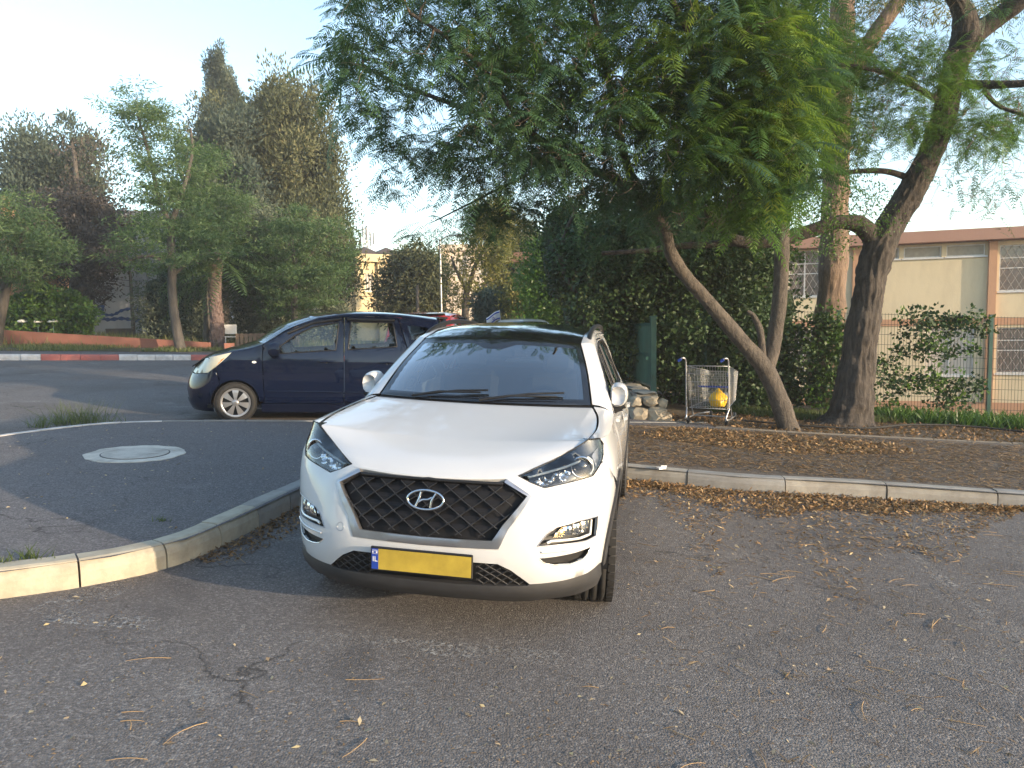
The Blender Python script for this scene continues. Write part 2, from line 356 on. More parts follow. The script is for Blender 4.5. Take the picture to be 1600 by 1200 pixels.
def wheel(root, x, y, z, R_, wd, rim_r, steer=0, sg=1, style='alloy', spokes=5, name='wheel'):
    w_ = bpy.data.objects.new(name, None); link(w_, root); w_.location = (x, y, z); w_.rotation_euler = (0, 0, steer+(0 if sg > 0 else math.pi))
    I = Matrix.Identity(4); h = wd/2
    pr = [(rim_r, -h*.9), (rim_r+.03, -h), (R_-.03, -h), (R_-.010, -h+.02)]
    for gx in (-.5, -.17, .17, .5):
        pr += [(R_-.002, gx*wd*.62-.008), (R_-.012, gx*wd*.62-.007), (R_-.012, gx*wd*.62+.003), (R_, gx*wd*.62+.004)]
    pr += [(R_-.008, h-.02), (R_-.03, h), (rim_r+.03, h+.003), (rim_r+.006, h-.008), (rim_r, h-.03)]
    m = MB(); m.lathe(pr, 56, I); m.build('tyre', M['rubber'], w_)
    # tread sipes as small raised shoulder blocks
    m = MB()
    for k in range(44):
        th = 2*math.pi*k/44
        for xx in (-h*.8, h*.8):
            m.box((xx, (R_-.0055)*math.cos(th), (R_-.0055)*math.sin(th)), (wd*.17, .040, .010), Matrix.Rotation(th-math.pi/2, 3, 'X'))
    o = m.build('tread', M['rubber'], w_); o['kind'] = 'stuff'
    m = MB()
    if style == 'alloy':
        m.lathe([(rim_r+.008, h-.004), (rim_r-.012, h-.006), (rim_r-.02, h-.05), (rim_r-.03, -h*.8)], 48, I)
        m.lathe([(.0, h-.015), (.05, h-.015), (.06, h-.03), (.06, h-.06)], 24, I)
        for k in range(spokes):
            for dd in (-.13, .13):
                a = 2*math.pi*k/spokes+dd; M3 = Matrix.Rotation(a, 4, 'X')
                P = [M3@Vector((h-.03, 0, .04)), M3@Vector((h-.02, 0, rim_r*.6)), Matrix.Rotation(a+dd*.7, 4, 'X')@Vector((h-.02, 0, rim_r-.005))]
                m.tube(P, [.022, .018, .016], 6)
        m.build('rim', M['alloy'], w_)
    else:
        m.lathe([(rim_r+.008, h-.004), (rim_r-.012, h-.004), (rim_r-.022, h-.012)], 48, I)
        m.lathe([(.0, h+.012), (.03, h+.012), (.045, h+.004), (.05, h-.01)], 24, I)
        for k in range(spokes):      # broad hubcap blades with open gaps between them
            a0 = 2*math.pi*k/spokes; V = []
            for rr, hw, ax in ((.045, .018, .004), (.09, .026, .003), (.15, .040, -.002), (rim_r-.02, .047, -.008)):
                for q in (-1, 1):
                    for dx in (0, -.006):
                        V.append(Matrix.Rotation(a0, 4, 'X')@Vector((h+ax+dx, q*hw, rr)))
            Fs = []
            for i in range(3):
                b = i*4; Fs += [(b, b+2, b+6, b+4), (b, b+4, b+5, b+1), (b+2, b+3, b+7, b+6)]
            m.add(V, Fs)
        m.build('hubcap', M['alloy'], w_)
    m = MB(); m.lathe([(0, h-.05), (rim_r-.02, h-.05)], 32, I); m.lathe([(0, h-.045), (.045, h-.045)], 12, I); m.build('brake_disc', M['black'], w_)
    return w_
def text_mesh(name, s_, size, mat, parent, Mt, depth=.0008):
    c = bpy.data.curves.new(name, 'FONT'); c.body = s_; c.size = size; c.extrude = depth; c.align_x = 'CENTER'; c.align_y = 'CENTER'
    o = bpy.data.objects.new(name, c); me = bpy.data.meshes.new_from_object(o); bpy.data.objects.remove(o)
    me.materials.clear(); me.materials.append(mat); o = link(bpy.data.objects.new(name, me), parent); o.matrix_local = Mt; return o

# ------------------------------------------------------------------ white SUV
def build_suv():
    Mx = Matrix(((0.9816069763814794, 0.18537872282353648, 0.04563412148298808, -0.4828), (-0.1848947647216052, 0.9826492149342912, -0.01464398742022241, 3.6027), (-0.04755701733447907, 0.005937130058858708, 0.9988508800561336, 0.0749), (0, 0, 0, 1)))
    root = empty('suv', Mx, 'white SUV parked nose-on with black glass roof, slanted headlights and yellow plate', 'car')
    plan = [(0,0),(.2,.006),(.4,.032),(.57,.088),(.70,.175),(.805,.285),(.877,.42),(.912,.57),(.926,.80),(.926,1.3),(.920,2.4),(.914,3.2),(.905,3.8),(.87,4.17),(.78,4.36),(.5,4.455),(.25,4.472),(0,4.475)]
    FZ = [(.15,.17),(.20,.12),(.25,.065),(.30,.035),(.36,.02),(.42,.004),(.50,0),(.56,.006),(.66,.03),(.76,.055),(.84,.085),(.90,.12),(.94,.165),(1.0,.26),(1.2,.45)]
    SZ = [(.15,.06),(.25,.035),(.40,.02),(.60,.006),(.74,0),(.84,.006),(.92,.022),(.98,.045),(1.04,.06),(1.10,.075),(1.5,.25),(1.65,.33)]
    RZ = [(.15,.10),(.25,.04),(.45,0),(.60,.01),(.80,.05),(1.0,.07),(1.1,.1),(1.5,.42),(1.65,.6)]
    E = [(.43,.14,.872),(.52,.214,.917),(.61,.305,.952),(.70,.38,1.0),(.772,.44,1.04),(.80,.7,1.062),(.785,1.0,1.092),(.735,1.26,1.122),
         (.725,1.28,1.133),(.665,1.55,1.33),(.585,1.84,1.505),(.58,2.2,1.565),(.58,2.8,1.59),(.57,3.5,1.565),(.55,4.1,1.49),(.62,4.40,1.13)]
    C = [(.09,.857),(.15,.90),(.22,.935),(.32,.965),(.45,.998),(.65,1.04),(.90,1.09),(1.09,1.128),(1.12,1.135),(1.38,1.345),(1.68,1.525),(2.1,1.605),(2.8,1.635),(3.5,1.61),(4.15,1.53),(4.46,1.15)]
    c = Car(root, plan, FZ, SZ, RZ, (.62, 1.15, 4.1, 4.7), E, C)
    # resample the top curves in separate smooth runs so hood / screen / roof meet at creases
    def runs(P, br):
        P = np.array(P, float); out = []
        for a, b in zip(br[:-1], br[1:]):
            q = crom(P[a:b+1], 12); out.append(q if a == 0 else q[1:])
        return np.vstack(out)
    br = [0, 4, 7, 8, 10, 14, 15]; c.E = runs(E, br); c.C = runs(C, br)
    u = c.u; W, BK = M['white'], M['black']
    # openings measured on the face (u along the wrap, z height)
    hl = [(.484,.882),(.59,.915),(.752,.949),(.911,.997),(1.018,1.045),(1.105,1.042),(1.143,1.012),(1.102,.959),(1.04,.915),(.962,.864),(.823,.846),(.641,.822),(.555,.851)]
    fog = [(.579,.546),(.635,.604),(.696,.631),(.826,.647),(.985,.648),(.975,.548),(.885,.538),(.747,.542)]
    vent = [(.587,.483),(.651,.484),(.793,.487),(.935,.495),(.905,.463),(.868,.442),(.775,.431),(.673,.441),(.620,.456)]
    fr_out = [(.418,.866),(.556,.787),(.488,.700),(.430,.628),(.383,.533),(0,.530)]
    fr_in = [(.404,.851),(.530,.787),(.459,.711),(.401,.647),(.349,.572),(0,.569)]
    low = [(0,.462),(.266,.460),(.381,.457),(.449,.424),(.552,.344),(.586,.321)]
    wy, wz, wr = .91, .35, .445
    arch = [(u(wy+wr*math.cos(a)), wz+wr*math.sin(a)) for a in np.linspace(R(178), R(112), 9)]
    out = [(.418,.866),(.484,.882),(.555,.851),(.641,.822),(.823,.846),(.962,.864),(1.04,.915),(1.075,.925),(1.20,.83)]+arch[::-1][1:]+[(1.06,.372),(.933,.350),(.75,.343),(.552,.344),(.449,.424),(.381,.457),(.266,.460)]
    inner = fr_out[1:5]
    face = out+mir(out)+[(-x, y) for x, y in inner]+inner[::-1]
    c.panel('front_bumper', face, W, holes=(fog, mir(fog), vent, mir(vent)), step=.035)
    # sculpted lip line below the fog lamps
    c.line('bumper_crease', [(.60,.515),(.75,.512),(.93,.522)], .006, W, inset=-.001, sides=(-1, 1))
    # grille surround, grille and mesh
    ring = fr_out+mir(fr_out)[1:]; ringi = fr_in+mir(fr_in)[1:]
    c.panel('grille_frame', ring+ringi[::-1], M['frame'], inset=-.006, step=.03, roll=.004, thick=.03)
    g = empty_child('grille', root)
    backo = fr_in+mir(fr_in)[1:]
    c.panel('grille_backing', backo, M['pit'], inset=.035, step=.04, thick=0, parent=g)
    c.line('upper_lip', [(-.40,.845),(0,.847),(.40,.845)], .009, BK, inset=.006, parent=g, n=6)
    poly = np.array(backo)
    dx, dz = .118, .041
    def clipseg(p, q):
        ts = np.linspace(0, 1, 60); P = np.array(p)+(np.array(q)-np.array(p))*ts[:, None]; k = inpoly(P, poly)
        run = P[k]; return run if len(run) > 3 else None
    for sgn in (1, -1):
        for i in range(-16, 17):
            x0 = i*dx; segs = clipseg((x0-sgn*.8*1, .56-.8*(dz/(dx/2))*1), (x0+sgn*.8, .56+.8*(dz/(dx/2))))
            if segs is None: continue
            zz = segs[:, 1]; ph = (zz-.56)/dz*math.pi
            P3 = c.skirt(segs); e = 1e-3; N = np.cross(c.skirt(segs+[e, 0])-c.skirt(segs-[e, 0]), c.skirt(segs+[0, e])-c.skirt(segs-[0, e])); N /= np.linalg.norm(N, axis=1)[:, None]
            P3 = P3-N*(.012-.004*np.cos(2*ph))[:, None]
            m = MB(); m.tube(P3, list(.0025+.0024*np.abs(np.cos(ph))**6), 4); m.build('grille_bar', M['barmetal'], g)
    mbs = MB()
    for r_ in range(-1, 9):                       # angled dark blades filling the lower half of each cell
        for i in range(-6, 7):
            xc = i*dx+(dx/2 if r_ % 2 else 0); zc = .56+(r_+.5)*dz*1.0
            q = np.array([(xc-dx*.36, zc-dz*.02), (xc, zc-dz*.46), (xc+dx*.36, zc-dz*.02)])
            if inpoly(q, poly).all():
                P = c.skirt(q); P2 = P+np.array([[0, .024, .0]]*3); P[:, 1] += .016; P2[1, 1] -= .012
                V = list(P)+[P[0]+np.array([0, .014, .016]), P[2]+np.array([0, .014, .016])]
                mbs.add(V, [(0, 1, 2), (0, 2, 4, 3)])
    o = mbs.build('cell_blade', M['pit'], g); o['kind'] = 'stuff'
    # maker's badge: oval ring with a slanted letter form
    em = c.skirt([(0, .752)])[0]; ez = Matrix.Translation((0, em[1]-.018, .752))@Matrix.Rotation(R(-12), 4, 'X')
    m = MB(); ring_ = [ez@Vector((.094*math.cos(t), -.002, .048*math.sin(t))) for t in np.linspace(0, 2*math.pi, 49)]
    m.tube(ring_, .0065, 8, cap=False)
    for s_ in (-1, 1):
        P = [(s_*.040-.012, -.040), (s_*.034, -.0), (s_*.040+.014, .040)]
        P = crom(P, 6); m.tube([ez@Vector((x, -.002, z*.95)) for x, z in P], [.0075-.002*abs(i-6)/6 for i in range(len(P))], 6)
    P = crom([(-.034, -.012), (-.012, .000), (.012, .002), (.034, .014)], 6); m.tube([ez@Vector((x, -.003, z)) for x, z in P], .006, 6)
    m.build('emblem', M['chrome'], g)
    # black lower intake and skirt
    lo = low[1:]; lowp = lo+mir(lo)
    lp = empty_child('lower_grille', root)
    c.panel('intake_backing', [(.0,.475),(.40,.47),(.47,.43),(.60,.30),(0,.30)]+[(-x, z) for x, z in [(.60,.30),(.47,.43),(.40,.47)]], BK, inset=.03, step=.05, thick=0, parent=lp)
    poly2 = np.array([(.27,.455),(.375,.452),(.44,.42),(.545,.345),(.56,.335),(.27,.335)])
    for sg in (1, -1):
        for sgn in (1, -1):
            for i in range(-4, 18):
                x0 = i*.062; p = np.array([x0-sgn*.3, .34-.3*.62]); q = np.array([x0+sgn*.3, .34+.3*.62]); ts = np.linspace(0, 1, 60); P = p+(q-p)*ts[:, None]; P = P[inpoly(P, poly2)]
                if len(P) < 4: continue
                c.line('lower_grille_bar', [tuple(a) for a in P[[0, -1]]*[sg, 1]], .0038, M['darkgrey'], inset=.014, parent=lp, n=4, step=.05)
    sk = [(0,.335),(.545,.335),(.586,.321),(.552,.344),(.75,.343),(.933,.350),(1.06,.372)]
    sko = [(.54,.335),(.552,.344),(.75,.343),(.933,.350),(1.06,.372),(u(.47),.36),(u(.475),.24),(.988,.232),(.858,.222),(.568,.222),(.257,.232)]
    c.panel('lower_skirt', sko+mir(sko), M['darkgrey'], inset=lambda q: -.012*np.exp(-((q[:, 1]-.30)/.035)**2)+.004, step=.035, thick=.03)
    m = MB(); m.box((0, .55, .25), (1.2, .7, .02)); m.build('undertray', BK, root)
    # license plate
    pl = empty_child('license_plate', root)
    pm = Matrix.Translation((0, -.016, .446))@Matrix.Rotation(R(2), 4, 'X')
    m = MB(); m.box((0, 0, 0), (.53, .014, .125), pm.to_3x3(), bev=.004)
    for i, v in enumerate(m.v): m.v[i] = tuple(Vector(v)+pm.translation)
    m.build('plate_holder', BK, pl)
    def slab(name, x0, x1, z0, z1, y, mat, th=.002):
        m = MB(); m.box(((x0+x1)/2, y, (z0+z1)/2), (x1-x0, th, z1-z0)); o = m.build(name, mat, pl); o.matrix_local = pm; return o
    slab('plate_face', -.222, .258, -.053, .053, -.009, M['yellow']); slab('country_band', -.258, -.2225, -.053, .053, -.009, M['blue'])
    text_mesh('country_code', 'IL', .038, M['flagwhite'], pl, pm@Matrix.Translation((-.240, -.0105, -.002))@Matrix.Rotation(R(90), 4, 'X'))
    slab('flag_field', -.254, -.227, .026, .046, -.0105, M['flagwhite'], .0012); slab('flag_stripe', -.254, -.227, .041, .044, -.0114, M['blue'], .0008); slab('flag_stripe', -.254, -.227, .028, .031, -.0114, M['blue'], .0008)
    text_mesh('band_lettering', '✡', .012, M['blue'], pl, pm@Matrix.Translation((-.2405, -.0113, .036))@Matrix.Rotation(R(90), 4, 'X'), .0003)
    # tow cover circle
    c.line('tow_cover', [(-.47+.022*math.cos(a), .57+.022*math.sin(a)) for a in np.linspace(0, 2*math.pi, 20)], .0016, M['frame'], inset=.0005, step=.02)
    # lamps
    for sg in (-1, 1):
        h = empty_child('headlight', root); ms = lambda L: [(sg*x, z) for x, z in L][::sg]
        c.panel('lamp_housing', hl, M['gloss'], inset=.06, step=.04, thick=-.058, sides=(sg,), parent=h)
        c.panel('upper_bezel', [(.50,.886),(.59,.913),(.752,.946),(.911,.994),(1.018,1.04),(1.10,1.036),(1.128,1.01),(1.06,.992),(.99,.968),(.80,.928),(.70,.908),(.56,.884)], M['gloss'], inset=.008, step=.04, sides=(sg,), parent=h, thick=.03)
        c.line('daytime_light', [(.545,.880),(.70,.903),(.82,.926),(.985,.962),(1.0,.945),(.985,.900),(.955,.874)], .0065, M['lampwhite'], inset=.018, sides=(sg,), parent=h, n=6)
        c.panel('reflector', [(.575,.842),(.64,.835),(.80,.858),(.83,.90),(.80,.915),(.70,.892),(.60,.874)], M['chrome'], inset=lambda q: .022+.02*np.sin(q[:, 0]*70)*np.sin(q[:, 1]*90)+.012, step=.013, sides=(sg,), parent=h, thick=0)
        c.panel('side_reflector', [(1.02,.905),(1.065,.945),(1.105,1.0),(1.06,.985),(1.02,.965)], M['frame'], inset=.02, step=.03, sides=(sg,), parent=h, thick=0)
        pc = c.skirt([(sg*.90, .905)])[0]; d = Vector((sg*.25, -1, .02)).normalized()
        rot = Vector((1, 0, 0)).rotation_difference(d).to_matrix().to_4x4()
        m = MB(); m.lathe([(.056, .006), (.060, .012), (.052, .016), (.048, .004), (.044, -.03)], 28, Matrix.Translation(Vector(pc)-d*.045)@rot); m.build('projector_ring', M['chrome'], h)
        m = MB(); m.lathe([(.044, -.01), (.038, .006), (.024, .018), (.0, .022)], 24, Matrix.Translation(Vector(pc)-d*.045)@rot); m.build('projector_lens', M['gloss'], h)
        c.panel('lamp_lens', hl, M['lens'], inset=.003, step=.04, sides=(sg,), parent=h, thick=0)
        c.line('lamp_seal', hl+hl[:1], .0035, BK, inset=.005, sides=(sg,), parent=h)
        f = empty_child('fog_lamp', root)
        c.panel('fog_recess', fog, BK, inset=.035, step=.04, thick=-.034, sides=(sg,), parent=f)
        c.panel('fog_reflector', [(.675,.588),(.735,.624),(.912,.636),(.898,.580),(.84,.577)], M['chrome'], inset=lambda q: .018+.006*np.sin(q[:, 0]*110), step=.012, sides=(sg,), parent=f, thick=.01)
        c.panel('fog_lens', [(.668,.582),(.732,.629),(.918,.641),(.903,.572),(.84,.570)], M['lens'], inset=.006, step=.04, sides=(sg,), parent=f, thick=.01)
        c.line('daytime_light', [(.635,.557),(.66,.565),(.84,.556),(.925,.563),(.935,.64)], .0075, M['lampwhite'], inset=.010, sides=(sg,), parent=f, n=6)
        c.line('fog_trim', fog+fog[:1], .0028, M['frame'], inset=.002, sides=(sg,), parent=f)
        v = empty_child('bumper_vent', root)
        c.panel('vent_recess', vent, BK, inset=.03, step=.04, thick=-.029, sides=(sg,), parent=v)
        c.line('vent_trim', vent[3:]+vent[:1], .003, M['chrome'], inset=.004, sides=(sg,), parent=v)
    # hood, cowl, windscreen, roof
    hoodp = [(-1,0),(-.5,0),(0,0),(.5,0),(1,0),(1,2),(1,4),(1,5.5),(1,7),(.5,7),(0,7),(-.5,7),(-1,7),(-1,4),(-1,2)]
    tr = lambda q: c.top(q)
    sc_ = 4.0
    def S(q): q = np.array(q, float); return c.top(np.stack([q[:, 0], q[:, 1]], 1))
    c.panel('hood', [(-.985,0),(.985,0),(.985,6.93),(-.985,6.93)], W, surf=S, step=.12, thick=.02, roll=.004)
    c.panel('cowl', [(-.985,6.95),(.985,6.95),(.985,8.05),(-.985,8.05)], BK, surf=S, step=.15, thick=0, inset=.012)
    c.panel('windshield', [(-.97,8.03),(.97,8.03),(.97,9.97),(-.97,9.97)], M['glass'], surf=S, step=.1, thick=0, inset=.004)
    # dotted black band round the windscreen edge
    sb = [(-.985,7.95),(.985,7.95),(.985,10.0),(-.985,10.0)]; si = [(-.93,8.15),(.93,8.15),(.935,9.80),(.25,9.80),(.10,9.62),(-.10,9.62),(-.25,9.80),(-.935,9.80)]
    c.panel('windshield_border', sb, M['gloss'], surf=S, holes=(si,), step=.1, thick=0, inset=.001)
    c.panel('roof', [(-.99,10.02),(.99,10.02),(.99,14),(-.99,14)], M['gloss'], surf=S, step=.14, thick=.01)
    c.panel('rear_window', [(-.93,14.1),(.93,14.1),(.93,14.95),(-.93,14.95)], M['dglass'], surf=S, step=.12, thick=0)
    c.panel('tailgate_frame', [(-1,14),(1,14),(1,15),(-1,15)], W, surf=S, holes=([(-.93,14.1),(.93,14.1),(.93,14.93),(-.93,14.93)],), step=.14, thick=.01)
    # body sides
    uy = lambda L: [(u(y), z) for y, z in L]
    A = lambda a0, a1, n, yc, r_: [(yc+r_*math.cos(a), wz+r_*math.sin(a)) for a in np.linspace(R(a0), R(a1), n)]
    ry = 3.58
    fend = [(1.06,.932),(1.102,.959),(1.143,1.012),(1.105,1.042)]+uy([(.75,1.035),(1.02,1.05),(1.30,1.075),(1.31,.44)])+uy(A(12, 112, 16, wy, wr))+[(1.212,.83)]
    GL = uy([(1.30,1.065),(1.62,1.285),(1.95,1.485)])
    # rear of body
    glass_f = uy([(1.52,1.085),(1.66,1.22),(1.99,1.44),(2.36,1.50),(2.36,1.085)]); glass_r = uy([(2.46,1.09),(2.46,1.505),(3.05,1.505),(3.22,1.44),(3.30,1.14)]); glass_q = uy([(3.38,1.15),(3.33,1.42),(3.46,1.40),(3.78,1.22)])
    d1 = uy([(1.325,.44),(1.325,1.07),(1.52,1.07),(1.63,1.20),(1.98,1.455),(2.39,1.52),(2.405,.44)]); d2 = uy([(2.42,.44),(2.405,1.52),(3.08,1.52),(3.26,1.45),(3.36,1.10),(3.30,.80)]+A(118, 168, 8, ry, wr+.01))
    roofl = uy([(1.95,1.485),(2.3,1.545),(2.9,1.565),(3.5,1.54),(4.05,1.46)])
    frame_ = GL+roofl[1:]+uy([(4.30,1.15),(4.33,1.10),(4.12,.75),(4.12,.45)])+uy(A(14, 118, 14, ry, wr))[0:]+uy([(3.315,.80),(3.375,1.10),(3.27,1.46),(3.09,1.53),(2.40,1.53),(1.975,1.465),(1.625,1.215),(1.51,1.08),(1.31,1.08)])
    for sg in (-1, 1):
        c.panel('fender', fend, W, sides=(sg,))
        c.panel('side_frame', frame_, W, sides=(sg,), holes=(glass_q,), step=.06)
        c.panel('quarter_window', glass_q, M['dglass'], sides=(sg,), inset=.01, thick=0)
        for nm, ol, gl, hy in (('front_door', d1, glass_f, 2.22), ('rear_door', d2, glass_r, 3.06)):
            d = c.panel(nm, ol, W, sides=(sg,), holes=(gl,), step=.06)[0]; d.name = 'door'
            c.panel('door_window', gl, M['sideglass'] if nm[0] == 'f' else M['dglass'], sides=(sg,), inset=.010, thick=0, parent=d)
            c.line('window_trim', gl+gl[:1], .008, M['black'], sides=(sg,), inset=.002, parent=d)
            c.line('door_handle', [(u(hy-.11), .935), (u(hy), .94), (u(hy+.11), .935)], .014, W, sides=(sg,), inset=-.028, parent=d, n=8)
        c.panel('sill_cladding', uy([(1.31,.435),(3.2,.435),(3.2,.24),(1.31,.24)]), BK, sides=(sg,), inset=-.006, step=.08)
        for yc, a1 in ((wy, 180), (ry, 180)):
            ringo = uy(A(0, a1, 26, yc, wr)); ringi_ = uy(A(0, a1, 26, yc, wr-.065))
            c.panel('wheel_arch_cladding', ringo+ringi_[::-1], M['darkgrey'], sides=(sg,), inset=-.012, step=.05, thick=.10)
        # shoulder strips: fender top to hood, pillars, roof edge
        hoodE = c.E[48:85:12]; 
        c.strip('fender_shoulder', [tuple(c.E[48]), tuple(c.E[60]), tuple(c.E[72]), tuple(c.E[84])], [c.side_at(.49, 1.042), c.side_at(.75, 1.035), c.side_at(1.02, 1.05), c.side_at(1.30, 1.075)], W, .10, sides=(sg,))
        c.strip('pillar', [tuple(c.E[96]), tuple(c.E[108]), tuple(c.E[120])], [c.side_at(1.30, 1.065), c.side_at(1.62, 1.285), c.side_at(1.95, 1.485)], W, .12, sides=(sg,))
        c.strip('roof_edge', [tuple(c.E[k]) for k in (120, 132, 144, 156, 168)], [c.side_at(y, z) for y, z in ((1.95,1.485),(2.3,1.545),(2.9,1.565),(3.5,1.54),(4.05,1.46))], W, .12, sides=(sg,))
        c.strip('rear_pillar', [tuple(c.E[168]), tuple((c.E[168]+c.E[180])/2), tuple(c.E[180])], [c.side_at(4.05, 1.46), c.side_at(4.2, 1.28), c.side_at(4.33, 1.10)], W, .12, sides=(sg,))
        c.line('hood_gap', [(u(.95), 1.045), (u(1.05), 1.045)], .001, BK, sides=(sg,))
        # side repeater slot on the door front edge as in the photo
        # roof rail
        m = MB(); P = crom([(sg*.628, 1.98, 1.50), (sg*.622, 2.12, 1.555), (sg*.62, 2.45, 1.605), (sg*.62, 3.0, 1.625), (sg*.61, 3.6, 1.60), (sg*.60, 3.9, 1.54)], 6)
        m.tube(P, .019, 8); m.build('roof_rail', BK, root)
        # side mirror: tapered shell on a black foot
        mr = empty_child('side_mirror', root)
        V = []; rings = [(0, .72), (.02, .88), (.07, 1.0), (.12, 1.0), (.16, .97)]
        prof = [(-.115, .0), (-.112, .10), (-.04, .128), (.05, .122), (.112, .085), (.135, .0), (.110, -.075), (.04, -.115), (-.06, -.115), (-.112, -.095)]
        cx, cy, cz = sg*.880, 1.545, 1.165
        for (dy, k) in rings:
            for (x, z) in prof: V.append((cx+sg*x*k*.50, cy+dy-.09+abs(x)*.18, cz+z*k*.70+.01))
        n = len(prof); Fs = [(i*n+j, i*n+(j+1) % n, (i+1)*n+(j+1) % n, (i+1)*n+j) for i in range(len(rings)-1) for j in range(n)]
        Fs.append(tuple(range(n)))
        if sg < 0: Fs = [f[::-1] for f in Fs]
        sh = mesh('mirror_shell', V, Fs, W, mr, True); md = sh.modifiers.new('s', 'SUBSURF'); md.levels = 1; md.render_levels = 1
        V = [(cx+sg*x*.45, cy+.072+abs(x)*.18, cz+z*.62+.01) for x, z in prof]; Fs = [tuple(range(n))[::-1] if sg > 0 else tuple(range(n))]
        mesh('mirror_glass', V, Fs, M['chrome'], mr)
        m = MB(); m.tube([(sg*.84, 1.53, 1.07), (sg*.87, 1.53, 1.085), (sg*.90, 1.53, 1.10)], [.03, .025, .03], 8); m.tube([(sg*.85, 1.52, 1.085), (sg*.93, 1.52, 1.105)], [.018, .014], 6); m.build('mirror_foot', BK, mr)
        # wheels
        wheel(root, sg*.80, wy, wz, .35, .225, .225, R(5), sg); wheel(root, sg*.80, ry, wz, .35, .225, .225, 0, sg)
        for yc in (wy, ry):
            m = MB(); V = []
            for a in np.linspace(R(-5), R(185), 15):
                for xx in (.60, .90): V.append((sg*xx, yc+.40*math.cos(a), wz+.40*math.sin(a)))
            m.add(V, [(2*i, 2*i+1, 2*i+3, 2*i+2) for i in range(14)])
            V = [(sg*.60, yc, wz-.05)]+[(sg*.60, yc+.41*math.cos(a), wz+.41*math.sin(a)) for a in np.linspace(R(-5), R(185), 15)]; m.add(V, [(0, i, i+1) for i in range(1, 15)])
            m.build('wheel_housing', BK, root)
    # rear end
    um = c.U[-1]
    def rear(L): return [(x, z) for x, z in L]
    rb = [(u(4.12),.75),(u(4.12),.45),(u(4.12),.28),(um,.28),(um,.75)]
    for sg in (-1, 1):
        c.panel('rear_bumper', [(u(4.13),.76),(u(4.13),.28),(um-.001,.28),(um-.001,.76)], W, sides=(sg,), step=.07)
        c.panel('tail_light', [(u(4.14),.80),(u(4.31),1.05),(um-.45,1.05),(um-.38,.92)], M['redlamp'], sides=(sg,), step=.06, inset=-.003)
        c.panel('tailgate', [(u(4.13),.77),(u(4.15),.80),(um-.37,.91),(um-.44,1.06),(u(4.32),1.06),(u(4.33),1.11),(um-.001,1.13),(um-.001,.77)], W, sides=(sg,), step=.07)
    # floor pan, firewall and cabin
    m = MB(); m.box((0, 2.3, .30), (1.62, 3.6, .05)); m.box((0, .55, .55), (1.0, .6, .35)); m.box((0, 1.05, .62), (1.5, .05, .75)); m.build('floor_pan', BK, root)
    m = MB()
    V = [(-.74, 1.16, 1.10), (.74, 1.16, 1.10), (.76, 1.52, 1.10), (-.76, 1.52, 1.10), (.76, 1.62, 1.03), (-.76, 1.62, 1.03), (.76, 1.60, .7), (-.76, 1.60, .7)]
    m.add(V, [(0, 1, 2, 3), (3, 2, 4, 5), (5, 4, 6, 7)], True); m.box((.36, 1.62, 1.02), (.42, .14, .14), bev=.03); m.box((0, 1.63, 1.0), (.28, .06, .2), bev=.02); m.build('dashboard', M['interior'], root)
    m = MB(); rg = [Vector((.36+.185*math.cos(t), 1.78-.185*math.sin(t)*.4, 1.02+.185*math.sin(t)*.9)) for t in np.linspace(0, 2*math.pi, 33)]; m.tube(rg, .016, 8, cap=False)
    m.box((.36, 1.76, 1.02), (.13, .05, .1), bev=.02); m.box((.36, 1.77, 1.02), (.34, .02, .035)); m.build('steering_wheel', M['interior'], root)
    for sx in (-.36, .36):
        seat(root, sx, 2.25)
    m = MB(); m.box((0, 3.25, .72), (1.25, .5, .16), bev=.05); m.box((0, 3.52, 1.0), (1.25, .14, .5), bev=.05)
    for sx in (-.4, .4): m.box((sx, 3.54, 1.32), (.26, .09, .15), bev=.04)
    m.build('rear_seat', M['seat'], root)
    m = MB(); m.box((0, 1.74, 1.42), (.24, .03, .065), bev=.012); m.tube([(0, 1.72, 1.50), (0, 1.735, 1.44)], .01, 6); m.build('rear_view_mirror', BK, root)
    for sg in (-1, 1):    # light trim along the inside of the screen pillars
        m = MB(); P = [(sg*.66, 1.42, 1.12), (sg*.60, 1.66, 1.33), (sg*.54, 1.90, 1.47)]; m.tube(P, [.035, .03, .025], 6); m.build('pillar_trim', M['beige'], root)
    # wipers
    for a, b, nm in (((-.62, 7.55), (.02, 8.14), 1), ((.02, 7.55), (.70, 8.10), 2)):
        p0, p1 = S([a])[0], S([b])[0]; m = MB(); up = np.array([0, -.02, .035])
        m.tube([p0+up*.4, p0*.6+p1*.4+up*1.1, p1+up*.7], [.010, .008, .006], 6)
        q0, q1 = S([(a[0]+.12, 8.05)])[0], S([(b[0]+.06, 8.24)])[0]; m.tube([q0+up*.45, (q0+q1)/2+up*.75, q1+up*.5], .007, 5); m.build('wiper', BK, root)
    # sun sticker on the glass
    p = S([(.80, 9.72)])[0]; m = MB(); m.box((p[0], p[1]+.01, p[2]-.02), (.05, .004, .045), Matrix.Rotation(R(-60), 3, 'X')); m.build('windshield_sticker', M['yellow'], root)
    return root
def empty_child(name, parent):
    o = bpy.data.objects.new(name, None); o.empty_display_size = .1; return link(o, parent)
def seat(root, sx, sy, z0=.0, k=1.0):
    m = MB(); m.box((sx, sy-.22, .62+z0), (.5*k, .5, .16), bev=.05); m.box((sx, sy+.06, .95+z0), (.48*k, .13, .6), Matrix.Rotation(R(-14), 3, 'X'), bev=.05)
    m.box((sx, sy+.14, 1.33+z0), (.25*k, .09, .17), Matrix.Rotation(R(-10), 3, 'X'), bev=.04); m.build('seat', M['seat'], root)
suv = build_suv()

